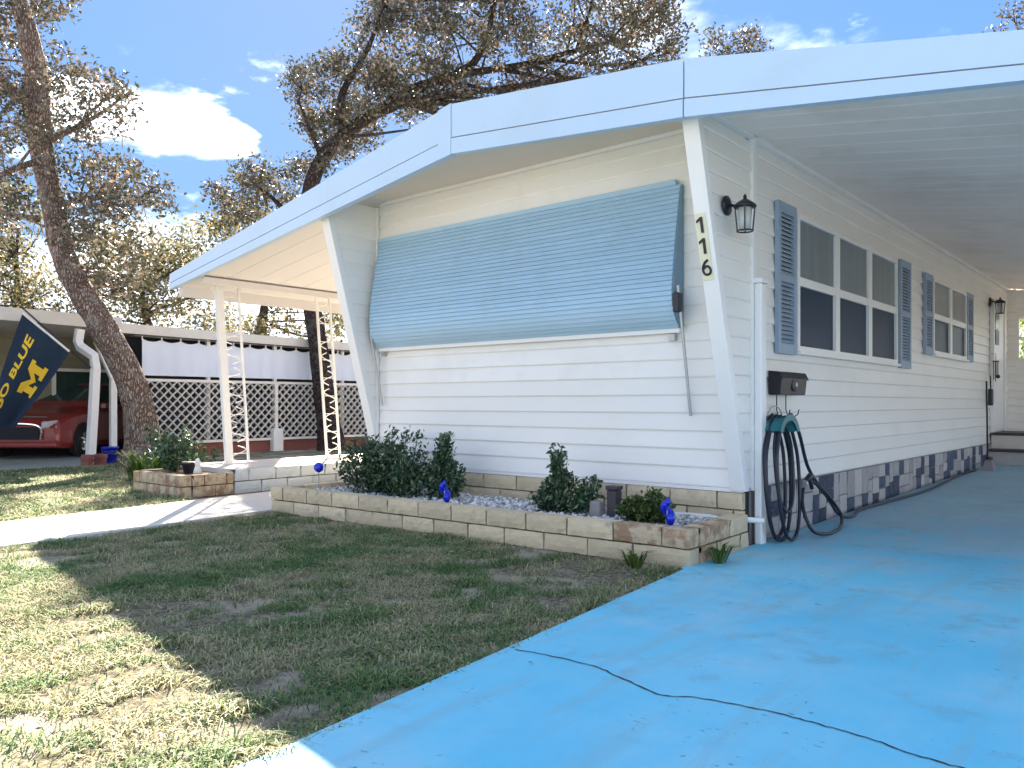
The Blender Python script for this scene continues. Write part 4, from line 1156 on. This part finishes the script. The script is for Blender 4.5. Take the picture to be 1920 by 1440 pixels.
far_tree('broadleaf_tree', 'pale sunlit broadleaf tree filling the gap right of the leaning oak trunk', (320, 800), 27, [([(180, 440), (300, 430), (390, 450), (400, 640), (150, 650), (140, 560)], 1.0)], 90, 2.4, 52, (0.5, 0.9), 190, 0.16, m_far_leaf, grp)
far_tree('broadleaf_tree', 'thin leafed broadleaf tree left of the leaning oak trunk above the neighbouring roof', (40, 800), 25, [([(-80, 330), (60, 360), (110, 440), (140, 620), (-80, 640)], 1.0)], 80, 2.2, 53, (0.45, 0.85), 180, 0.15, m_far_leaf, grp)
far_tree('broadleaf_tree', 'small treetop showing above the carport roof right of the big oak', (1390, 800), 22, [([(1320, 130), (1335, 65), (1385, 45), (1440, 75), (1445, 130), (1420, 220), (1330, 220)], 1.0)], 34, 1.2, 54, (0.30, 0.5), 520, 0.11, m_oak_leaf, grp)
far_tree('broadleaf_tree', 'treetop peeking over the carport roof at the right edge', (1960, 800), 20, [([(1850, 80), (1870, 25), (1930, -10), (2050, -20), (2080, 150), (1900, 160)], 1.0)], 40, 1.4, 55, (0.26, 0.46), 560, 0.11, m_oak_leaf, grp)
# distant greenery closing the view
cs = []
r = np.random.default_rng(77)
V = []; T = []; off = 0
for k in range(260):
    u = r.uniform(-700, 900); D_ = r.uniform(34, 46)
    c = at_depth(u, 757, D_); c.z = r.uniform(0.2, 3.0)
    cs.append(tuple(c))
V, T = crown_leaves(cs, r.uniform(0.9, 1.8, len(cs)), 60, 0.34, r)
tag(link('woodland', tri_mesh('woodland', V, T), m_far_leaf), 'distant belt of trees behind the neighbouring houses', kind='stuff')
cs = [(r.uniform(-3.5, 1.5), r.uniform(20, 22.5), r.uniform(0.3, 3.6)) for _ in range(60)]
V, T = crown_leaves(cs, r.uniform(0.4, 0.7, len(cs)), 420, 0.12, r)
hd = empty('hedge', (-1, 21, 0), 'sunlit green hedge seen through the open shed window', 'hedge')
link('foliage', tri_mesh('foliage', V, T), m_palm, hd)

# palm poking over the neighbouring roof
pb = at_depth(60, 800, 21); pb.z = 0
palm = empty('palm_tree', pb, 'yellow green palm showing above the neighbouring carport roof at the left edge', 'palm tree')
ptop = at_depth(50, 640, 21)
noisy_tube([Vector((pb.x, pb.y, -.1)), pb.lerp(ptop, .5), ptop], [0.16, 0.13, 0.12], 12, 0.05, 3, 6).build('trunk', m_bark, palm, smooth=True)
for k in range(18):
    a = k * 2.4; mb = MB(); l = 1.5 + rnd.random() * .4
    spine = []
    for j in range(9):
        t = j / 8
        spine.append(ptop + Vector((math.cos(a) * l * t, math.sin(a) * l * t, (0.9 - 0.06 * k) * t - 1.0 * t * t)))
    mb.tube(spine, 0.012, 4)
    for j in range(1, 9):
        for q in range(3):
            p = spine[j - 1].lerp(spine[j], q / 3); d = (spine[j] - spine[j - 1]).normalized(); s_ = d.cross(Vector((0, 0, 1))).normalized()
            for sg in (-1, 1):
                e = p + (s_ * sg * 0.8 + d * 0.7 + Vector((0, 0, -.25))) * 0.42
                mb.add([p - d * .02, p + d * .02, e], [(0, 1, 2)])
    mb.build('frond', m_palm, palm)

# ------------------------------------------------------------------ the neighbouring home with lattice screen
nh = empty('neighbour_house', (-20, 9, 0), 'neighbouring low home with a tan wall and an open carport roof', 'house')
NX = -17.2
# roof edge: falls slightly towards the back
def edge_z(y): return 2.86 - (y - 5) * 0.012
rs = MB()
rs.hexa([(-25, -4, 2.62), (-16.15, -4, edge_z(-4) - .16), (-16.15, 7.1, edge_z(7.1) - .16), (-25, 7.1, 2.62)], [(-25, -4, 2.85), (-16.15, -4, edge_z(-4) - .02), (-16.15, 7.1, edge_z(7.1) - .02), (-25, 7.1, 2.85)])
rs.hexa([(-25, 7.1, 2.62), (NX, 7.1, edge_z(7.1) - .16), (NX, 21, edge_z(21) - .16), (-25, 21, 2.62)], [(-25, 7.1, 2.85), (NX, 7.1, edge_z(7.1) - .02), (NX, 21, edge_z(21) - .02), (-25, 21, 2.85)])
rs.build('roof', m_roof, nh)
MB().prism([(-16.15, -4, edge_z(-4) - .20), (-16.15, 7.1, edge_z(7.1) - .24), (-16.15, 7.1, edge_z(7.1)), (-16.15, -4, edge_z(-4))], (0.1, 0, 0)).build('gutter', m_conc, nh)
MB().prism([(NX, 7.1, edge_z(7.1) - .20), (NX, 21, edge_z(21) - .20), (NX, 21, edge_z(21)), (NX, 7.1, edge_z(7.1))], (0.1, 0, 0)).build('gutter', m_conc, nh)
MB().box(NX, -16.15, 7.05, 7.13, edge_z(7.1) - .22, edge_z(7.1) - .03).build('fascia', m_conc, nh)
# walls behind the carport: boards
for i in range(13):
    z0 = 0.3 + i * 0.19
    board(nh, (-20.3, 0, z0), (-20.3, 5.6, z0), (-20.3, 5.6, z0 + .19), (-20.3, 0, z0 + .19), (1, 0, 0), 0.02, 0.004, m_nb_tan)
    board(nh, (-19.8, 5.6, z0), (-19.8, 20, z0), (-19.8, 20, z0 + .19), (-19.8, 5.6, z0 + .19), (1, 0, 0), 0.02, 0.004, m_nb_wall)
    board(nh, (-20.3, 5.6, z0), (-19.8, 5.6, z0), (-19.8, 5.6, z0 + .19), (-20.3, 5.6, z0 + .19), (0, -1, 0), 0.02, 0.004, m_nb_wall)
MB().box(-25, -19.83, 0, 20, 0, 2.6).build('wall_core', m_gap, nh)
wa, wb = on_x(98, 690, -19.75), on_x(172, 768, -19.75)
nw = MB().box(-19.79, -19.72, wa.y, wa.y + .07, wb.z, wa.z).box(-19.79, -19.72, wa.y + .07, wb.y + .5, wa.z - .07, wa.z).box(-19.79, -19.72, wa.y + .07, wb.y + .5, wb.z, wb.z + .07).box(-19.79, -19.72, wb.y + .5, wb.y + .57, wb.z, wa.z).build('window', m_trim, nh)
MB().box(-19.78, -19.75, wa.y + .07, wb.y + .5, wb.z + .07, wa.z - .07).build('pane', m_windscreen, nw)
# carport downspout with two elbows
dpx = [(150, 617), (146, 640), (150, 650), (176, 668), (179, 690), (175, 770), (169, 868)]
MB().tube([at_depth(u, v, 15.2) for u, v in dpx], 0.095, 4).build('downspout', m_white, nh)
# corner post, brace
cpz = on_x(212, 711, NX + .05)
MB().box(NX - 0.02, NX + 0.08, cpz.y - .05, cpz.y + .07, 0.0, 1.78).build('post', m_white, nh)
MB().bar(on_x(180, 640, NX + .05), on_x(212, 712, NX + .05), 0.09).build('brace', m_white, nh)
ya, yb = 7.9, 15.2
for y in (9.6, 11.35, 13.4):
    MB().box(NX - 0.16, NX - 0.08, y - .04, y + .04, 0.0, 2.7).build('post', m_white, nh)
MB().box(NX - 0.6, NX - 0.5, ya, 20, 0.0, 2.6).build('shade_sheet', m_gap, nh)  # near-black sheet added behind the lattice to stand for the shade inside
MB().box(NX - 0.20, NX - 0.02, ya, 20, 0.0, 0.30).build('footing', m_brick, nh)
MB().box(NX + 0.0, NX + 0.16, 11.15, 11.42, 0.0, 0.55).build('pier', m_white, nh, bevel=0.01)

lat = empty('lattice_fence', (NX, 11.5, 0), 'white diagonal lattice screen below the pale curtain on the neighbouring carport', 'lattice')
z0, z1 = 0.34, 1.64
pitch = 0.20
def clip_strip(c0, sg, z0=z0, z1=z1):
    """the part of the line y = c0 + sg*(z - z0) inside ya..yb"""
    ta, tb_ = 0.0, z1 - z0
    if sg > 0: ta = max(ta, ya - c0); tb_ = min(tb_, yb - c0)
    else: ta = max(ta, c0 - yb); tb_ = min(tb_, c0 - ya)
    return (ta, tb_) if tb_ - ta > 0.05 else None
k = 0
for sg in (1, -1):
    c0 = ya - 1.4 if sg > 0 else ya
    while c0 < yb + 1.4:
        t = clip_strip(c0, sg)
        if t:
            x = NX + (0.012 if sg > 0 else 0.0)
            MB().bar((x, c0 + sg * t[0], z0 + t[0]), (x, c0 + sg * t[1], z0 + t[1]), 0.012, 0.080, up=(1, 0, 0)).build('strip', m_lattice, lat)
        c0 += pitch
for y in (ya, 11.30, yb):
    MB().box(NX + 0.02, NX + 0.05, y - .04, y + .04, 0.28, 1.68).build('upright', m_lattice, lat)
for z in (0.30, 1.66):
    MB().box(NX + 0.021, NX + 0.047, ya + .041, 11.259, z - .03, z + .03).build('rail', m_lattice, lat)
    MB().box(NX + 0.021, NX + 0.047, 11.341, yb - .041, z - .03, z + .03).build('rail', m_lattice, lat)

cur = empty('curtain', (NX, 11.5, 1.7), 'pale blue white cloth curtain hooked along the neighbouring carport above the lattice', 'curtain')
N = 220; vs = []; fs = []
for i in range(N + 1):
    y = ya + .15 + (yb - ya) * i / N
    sag = 0.06 * abs(math.sin(math.pi * i / N * 17)) ** 0.7
    for j in range(7):
        t = j / 6
        z = 1.76 + (edge_z(y) - 0.27 - sag - 1.76) * t
        vs.append((NX - 0.05 + 0.022 * math.sin(i * .55) * (0.4 + .6 * (1 - t)) + 0.01 * math.sin(i * .21 + 2), y, z))
for i in range(N):
    for j in range(6):
        a = i * 7 + j; fs.append((a, a + 7, a + 8, a + 1))
MB().add(vs, fs).build('cloth', m_curtain, cur, smooth=True)
for i in range(18):
    y = ya + .15 + (yb - ya) * i / 17
    MB().box(NX - 0.055, NX - 0.025, y - .012, y + .012, edge_z(y) - 0.31, edge_z(y) - 0.22).build('clip', m_white, cur)
MB().tube([(NX - .05, ya, edge_z(ya) - .225), (NX - .05, yb + .2, edge_z(yb) - .225)], 0.012, 6).build('rod', m_steel, cur)

# ---- neighbour's drive
tag(MB().add([(-15.4, 3.5, .012), (-15.4, 6.35, .012), (-17, 7.6, .012), (-19.7, 7.6, .012), (-24, 3, .012), (-24, -2, .012), (-19, -2, .012)], [tuple(range(7))[::-1]]).build('neighbour_driveway', M('grey_concrete', (0.28, 0.31, 0.29), 0.85, 0.12, 3), kind='structure', centre=False))

# ---- red car facing the street under the carport
def car(pos, ang):
    root = empty('parked_car', pos, 'red car parked nose out under the neighbouring carport behind the navy flag', 'car', rot=(0, 0, ang))
    Wm = WM[root.name]
    def part(mb, name, m, parent, **k):
        mb.v = [tuple(Wm @ Vector(p)) for p in mb.v]
        return mb.build(name, m, parent, **k)
    # x right, y back, nose at y = 0; sections give the shell
    secs = [(0.0, 0.78, 0.30, 0.62, 0.74), (0.10, 0.86, 0.22, 0.80, 0.80), (0.45, 0.90, 0.20, 0.93, 0.84), (1.15, 0.91, 0.20, 1.03, 0.84), (1.30, 0.91, 0.20, 1.07, 0.82)]
    mb = MB(); rings = []
    full = secs + [(2.6, 0.91, 0.20, 1.08, 0.82), (4.2, 0.90, 0.20, 1.06, 0.82), (4.7, 0.84, 0.28, 0.98, 0.76)]
    for y, w, zl, zt, wt in full:
        rings.append([(-w * .94, y, zl), (-w, y, zl + .12), (-w, y, (zl + zt) * .52), (-w * .97, y, zt - .10), (-wt, y, zt - .015), (-wt * .5, y, zt + .02), (0, y, zt + .03), (wt * .5, y, zt + .02), (wt, y, zt - .015), (w * .97, y, zt - .10), (w, y, (zl + zt) * .52), (w, y, zl + .12), (w * .94, y, zl)])
    n = 13; vs = [p for r_ in rings for p in r_]; fs = []
    for i in range(len(rings) - 1):
        for k in range(n):
            k2 = (k + 1) % n; fs.append((i * n + k, i * n + k2, (i + 1) * n + k2, (i + 1) * n + k))
    fs += [tuple(range(n)), tuple((len(rings) - 1) * n + k for k in range(n))[::-1]]
    mb.add(vs, fs)
    part(mb, 'body', m_carpaint, root, smooth=False, bevel=0.03)
    part(MB().hexa([(-.80, 1.25, 1.07), (.80, 1.25, 1.07), (.82, 4.55, 1.05), (-.82, 4.55, 1.05)], [(-.62, 2.15, 1.62), (.62, 2.15, 1.62), (.62, 4.0, 1.64), (-.62, 4.0, 1.64)]), 'cabin', m_carpaint, root, bevel=0.05)
    part(MB().add([(-.70, 1.36, 1.135), (.70, 1.36, 1.135), (.56, 2.04, 1.565), (-.56, 2.04, 1.565)], [(0, 1, 2, 3)]), 'windscreen', m_windscreen, root)
    for sx in (-1, 1):
        part(MB().add([(sx * .80, 1.75, 1.13), (sx * .81, 2.75, 1.13), (sx * .66, 2.75, 1.56), (sx * .665, 2.20, 1.56)], [(0, 1, 2, 3)]), 'side_window', m_windscreen, root)
        part(MB().add([(sx * .81, 2.85, 1.13), (sx * .82, 4.0, 1.13), (sx * .67, 3.8, 1.56), (sx * .67, 2.85, 1.56)], [(0, 1, 2, 3)]), 'side_window', m_windscreen, root)
        part(MB().hexa([(sx * .52, -.02, .62), (sx * .80, .05, .64), (sx * .84, .30, .66), (sx * .52, .10, .66)], [(sx * .52, .0, .76), (sx * .78, .10, .80), (sx * .83, .34, .82), (sx * .52, .14, .80)]), 'headlight', m_lamp_glass, root, bevel=0.01)
        part(MB().box(sx * .92 - .07 + sx * .08, sx * .92 + .07 + sx * .08, 1.55, 1.75, 1.02, 1.16), 'mirror', m_carpaint, root, bevel=0.03)
        for yw in (0.92, 3.75):
            c = (sx * .84, yw, .33)
            w_ = part(MB().lathe(c, [(.20, -.10), (.32, -.10), (.335, -.07), (.335, .07), (.32, .10), (.20, .10)], 28, 'X'), 'wheel', m_tyre, root, smooth=False)
            rim = MB().lathe((c[0] + sx * .085, c[1], c[2]), [(.205, -.01), (.215, .015 * sx + .012), (.19, .012 * sx + .005)], 28, 'X')
            for q in range(7):
                a = q * 2 * math.pi / 7
                rim.bar((c[0] + sx * .115, c[1], c[2]), (c[0] + sx * .105, c[1] + .19 * math.cos(a), c[2] + .19 * math.sin(a)), 0.05, 0.02)
            part(rim, 'rim', m_chrome, w_)
            part(MB().lathe((sx * .905, yw, .33), [(.35, -.01), (.40, -.01), (.41, .012), (.36, .012)], 28, 'X'), 'arch', m_gap, root)
    part(MB().hexa([(-.46, -.03, .40), (.46, -.03, .40), (.46, .05, .40), (-.46, .05, .40)], [(-.50, -.02, .66), (.50, -.02, .66), (.50, .05, .66), (-.50, .05, .66)]), 'grille', m_gap, root)
    part(MB().tube(curve_pts([(-.52, -.03, .40), (-.54, -.04, .58), (-.44, -.05, .70), (0, -.06, .73), (.44, -.05, .70), (.54, -.04, .58), (.52, -.03, .40)], 5), 0.022, 6), 'grille_trim', m_chrome, root)
    part(MB().box(-.86, .86, -.06, .12, .24, .36), 'bumper', m_carpaint, root, bevel=0.03)
    part(MB().tube([(-.6, 0.08, .86), (0, 0.04, .875), (.6, 0.08, .86)], 0.014, 6), 'bonnet_trim', m_chrome, root)
cp0 = at_depth(30, 868, 16.6); cp0.z = 0.012
back = R3 * math.sin(rad(0)) + F3 * math.cos(rad(0))
car(cp0, math.atan2(back.y, back.x) - rad(90))

# ---- flag on a pole fixed to the carport downspout
fl = empty('flag', at_depth(172, 690, 14.85), 'navy flag reading GO BLUE with a maize block letter, hanging from an angled pole', 'flag')
FD = 14.8
p_tip, p_end = at_depth(38, 574, FD - 0.5), at_depth(134, 658, FD)
MB().tube([p_tip, p_end + (p_end - p_tip) * 0.40], 0.016, 8).build('pole', m_black, fl)
q0, q1, q2, q3 = (at_depth(42, 588, FD - .5), at_depth(130, 660, FD - .02), at_depth(34, 802, FD - .1), at_depth(-40, 800, FD - .6))
def fpt(s, t, lift=0.0):
    """s along the pole from its tip, t down the hanging cloth"""
    a = q0.lerp(q1, s); b = q3.lerp(q2, s); p = a.lerp(b, t)
    bulge = math.sin(math.pi * t) * 0.10 * s                                     # the fly edge hangs in a curve
    w = 0.085 * math.sin(s * 8.5 + t * 3.0) * (0.2 + t) + 0.03 * math.sin(s * 17 - t * 5) * t
    return p + F3 * (w - lift) - R3 * bulge * 0.6 + Vector((0, 0, -bulge))
N = 24; vs = []; fs = []
for i in range(N + 1):
    for j in range(N + 1): vs.append(fpt(i / N, j / N))
for i in range(N):
    for j in range(N):
        a = i * (N + 1) + j; fs.append((a, a + 1, a + N + 2, a + N + 1))
MB().add(vs, fs).build('cloth', m_flag, fl, smooth=True)
MB().tube([q0 + Vector((0, 0, .01)), q1 + Vector((0, 0, .01))], 0.022, 6).build('sleeve', m_white, fl)
def flag_print(txt, size, s_c, t_c, sx, sy, off=0.01):
    me = text_mesh(txt, size, 0, off)
    # the words climb the cloth: their reading direction runs up towards the pole
    vs = [fpt(s_c - v.co.y * sy * -1.0, t_c - v.co.x * sx, 0.012) if False else fpt(s_c - v.co.y * sy, t_c - v.co.x * sx, 0.012) for v in me.vertices]
    for v, p in zip(me.vertices, vs): v.co = p
    me.update()
    return link('lettering', me, m_maize, fl)
flag_print('GO BLUE', 1.0, 0.30, 0.47, 0.175, 0.25, 0.03)
MBm = [(-.5, -.42), (-.1, -.42), (-.1, -.22), (-.2, -.22), (-.2, .1), (0, -.18), (.2, .1), (.2, -.22), (.1, -.22), (.1, -.42), (.5, -.42), (.5, -.22), (.42, -.22), (.42, .22), (.5, .22), (.5, .42), (.22, .42), (0, .1), (-.22, .42), (-.5, .42), (-.5, .22), (-.42, .22), (-.42, -.22), (-.5, -.22)]
mb = MB(); mb.add([fpt(0.68 - y * .38, 0.42 - x * .34, 0.012) for x, y in MBm], [tuple(range(len(MBm)))]); o = mb.build('block_letter', m_maize, fl)

# ---- odds and ends by the oak
bp = empty('brick_stack', on_z(178, 872), 'little stack of red bricks at the foot of the neighbouring downspout', 'bricks')
p0 = on_z(178, 874)
for i in range(3):
    for j in range(2):
        link('brick', MB().box(-.11, .11, -.05, .05, -.035, .035).mesh('brick') if i == j == 0 else bpy.data.meshes['brick'], m_brick, bp, (p0.x + .02 * i, p0.y - .14 + .23 * j, .036 + .074 * i), (0, 0, .2 + 0.06 * i))
p0 = on_z(206, 868)
tag(MB().lathe((p0.x, p0.y, 0), [(.12, 0), (.15, .28), (.16, .28), (.16, .32), (.13, .32)], 16).build('bucket', m_blueglass, smooth=True), 'small blue bucket beside the white lattice corner post', 'bucket')
p0 = on_z(275, 905)
def fern(p, label, n, h):
    mb = MB()
    for k in range(n):
        a = rnd.uniform(0, 6.28); l = h * rnd.uniform(.6, 1.15); d = Vector((math.cos(a), math.sin(a), 0)); s_ = Vector((-d.y, d.x, 0)); p1 = Vector(p) + d * rnd.uniform(0, .16) + s_ * rnd.uniform(-.2, .2)
        pts = [p1, p1 + d * l * .2 + Vector((0, 0, l * .5)), p1 + d * l * .5 + Vector((0, 0, l * .78)), p1 + d * l * .85 + Vector((0, 0, l * .72))]
        w = [.014, .016, .012]
        v = []
        for q in range(3): v += [pts[q] - s_ * w[q], pts[q] + s_ * w[q]]
        v.append(pts[3]); mb.add(v, [(0, 1, 3, 2), (2, 3, 5, 4), (4, 5, 6)])
    return tag(mb.build('grass_clump', m_fern), label, 'plant')
fern(p0, 'bright green strappy grass clump at the foot of the leaning oak', 120, 0.55)
p0 = on_z(330, 888)
shrub('shrub', 'loose dark green bush between the leaning oak and the raised patio', 'shrub', (p0.x, p0.y, 0), [(r2.uniform(-.5, .6), r2.uniform(-.4, .4), r2.uniform(.3, .75)) for _ in range(26)], m_shrub, 0.09, 0.045, 60, 0.07)
mul = [(on_z(u, v).x, on_z(u, v).y) for u, v in ((150, 890), (330, 925), (345, 905), (400, 880), (420, 862), (230, 860))]
MB().add([(x, y, 0.008) for x, y in mul], [tuple(range(len(mul)))]).build('mulch_bed', m_soil, kind='structure', centre=False)

# ------------------------------------------------------------------ grass
def patch(x, y, k, seed):
    r = np.random.default_rng(seed); s = np.zeros_like(x)
    for _ in range(9):
        a = r.uniform(0, 6.28); f = k * r.uniform(.5, 2.4); s += np.sin((x * math.cos(a) + y * math.sin(a)) * f + r.uniform(0, 6.28))
    return s / 3.0
def blades(N, sample, keep, hmin, hmax, w, flat, seed):
    r = np.random.default_rng(seed)
    x, y = sample(r, N)
    m = keep(x, y, r); x, y = x[m], y[m]; n = len(x)
    a = r.uniform(0, 6.283, n); h = r.uniform(hmin, hmax, n)
    ln = r.uniform(0.2, 1.0, n) * flat
    d = np.stack([np.cos(a), np.sin(a), np.zeros(n)], 1); s_ = np.stack([-np.sin(a), np.cos(a), np.zeros(n)], 1)
    b = np.stack([x, y, np.full(n, -0.004)], 1)
    up = np.array([0, 0, 1.0]); H = h[:, None]; Lx = (h * ln)[:, None]; Wd = (w * r.uniform(.6, 1.3, n))[:, None]
    mid = b + d * Lx * 0.45 + up * H * 0.62; tip = b + d * Lx * 1.2 + up * H * np.clip(1.0 - 0.45 * ln, .25, 1)[:, None]
    V = np.stack([b - s_ * Wd, b + s_ * Wd, mid + s_ * Wd * .8, mid - s_ * Wd * .8, tip], 1).reshape(-1, 3)
    i = np.arange(n) * 5
    T = np.concatenate([np.stack([i, i + 1, i + 2], 1), np.stack([i, i + 2, i + 3], 1), np.stack([i + 3, i + 2, i + 4], 1)])
    return V, T
ex = np.array([p[0] for p in DRIVE_EDGE]); ey = np.array([p[1] for p in DRIVE_EDGE])
def in_view(x, y, margin=0.06):
    d = -x * math.sin(YAW) + y * math.cos(YAW); l = x * math.cos(YAW) + y * math.sin(YAW)
    return (d > 1.6) & (np.abs(l) < d * (0.633 + margin) + .3)
def lawn_keep(x, y, r):
    ok = (x < np.interp(y, ey, ex) + 0.022 + 0.02 * patch(x, y, 9, 12)) & (x > -7.17 - (y - 2.23) * 0.115 + 0.015) & (y < 4.87 + (x + 7.5) * 0.026) & in_view(x, y)
    dist = np.hypot(x, y)
    dens = np.clip(patch(x, y, 2.3, 3) * 0.5 + 0.62 + np.clip((x + 7.2 - 2.5 * (y - 2.2)) * -0.02, -.1, 0) + patch(x, y, 9, 4) * 0.42, 0.04, 1)
    return ok & (r.uniform(0, 1, len(x)) < dens * np.clip(1.25 - dist * 0.085, .45, 1))
V1, T1 = blades(560000, lambda r, n: (r.uniform(-8.0, -2.0, n), r.uniform(0.2, 5.0, n)), lawn_keep, 0.018, 0.052, 0.0028, 1.8, 101)
def far_keep(x, y, r):
    ok = (x < -8.65 - (y - 2.69) * 0.12 - 0.02) & in_view(x, y) & ~((x > -10.75) & (y > 4.8)) & (y < 7.4) & (x > -15.3)
    dens = np.clip(patch(x, y, 2.0, 8) * 0.4 + 0.75, 0.1, 1)
    return ok & (r.uniform(0, 1, len(x)) < dens)
def tuft_keep(x, y, r):
    return lawn_keep(x, y, r) & (patch(x, y, 11, 21) > 0.55)
V3, T3 = blades(200000, lambda r, n: (r.uniform(-8.0, -2.0, n), r.uniform(0.2, 5.0, n)), tuft_keep, 0.045, 0.085, 0.0030, 1.6, 103)
V2, T2 = blades(150000, lambda r, n: (r.uniform(-16, -8.7, n), r.uniform(1.6, 7.4, n)), far_keep, 0.04, 0.09, 0.006, 1.6, 102)
g = link('grass', tri_mesh('grass', np.concatenate([V1, V2, V3]), np.concatenate([T1, T2 + len(V1), T3 + len(V1) + len(V2)])), m_blade)
tag(g, 'patchy short grass of the front lawn, half green and half straw', kind='stuff')
# dry oak leaves that have blown about
r = np.random.default_rng(55)
n = 420
x = r.uniform(-9, -1.2, n); y = r.uniform(0.4, 5.0, n); z = np.full(n, 0.035)
inside = x > np.interp(y, ey, ex); z[inside] = 0.033
k = in_view(x, y) & (r.uniform(0, 1, n) < np.where(inside, 0.10, 0.55))
C = np.stack([x, y, z], 1)[k]
V, T = leaf_arrays(C, 0.050, 0.024, 0.25, 0.0, r)
V[:, 2] = np.repeat(C[:, 2], 4) + (V[:, 2] - np.repeat(C[:, 2], 4)) * 0.25
m_dry = leaf_mat('dry_leaves', (0.14, 0.08, 0.045), (0.28, 0.18, 0.10), (0.42, 0.34, 0.24), 0.1, 0.8)
tag(link('leaf_litter', tri_mesh('leaf_litter', V, T), m_dry), 'scattered dry brown oak leaves on the lawn', kind='stuff')
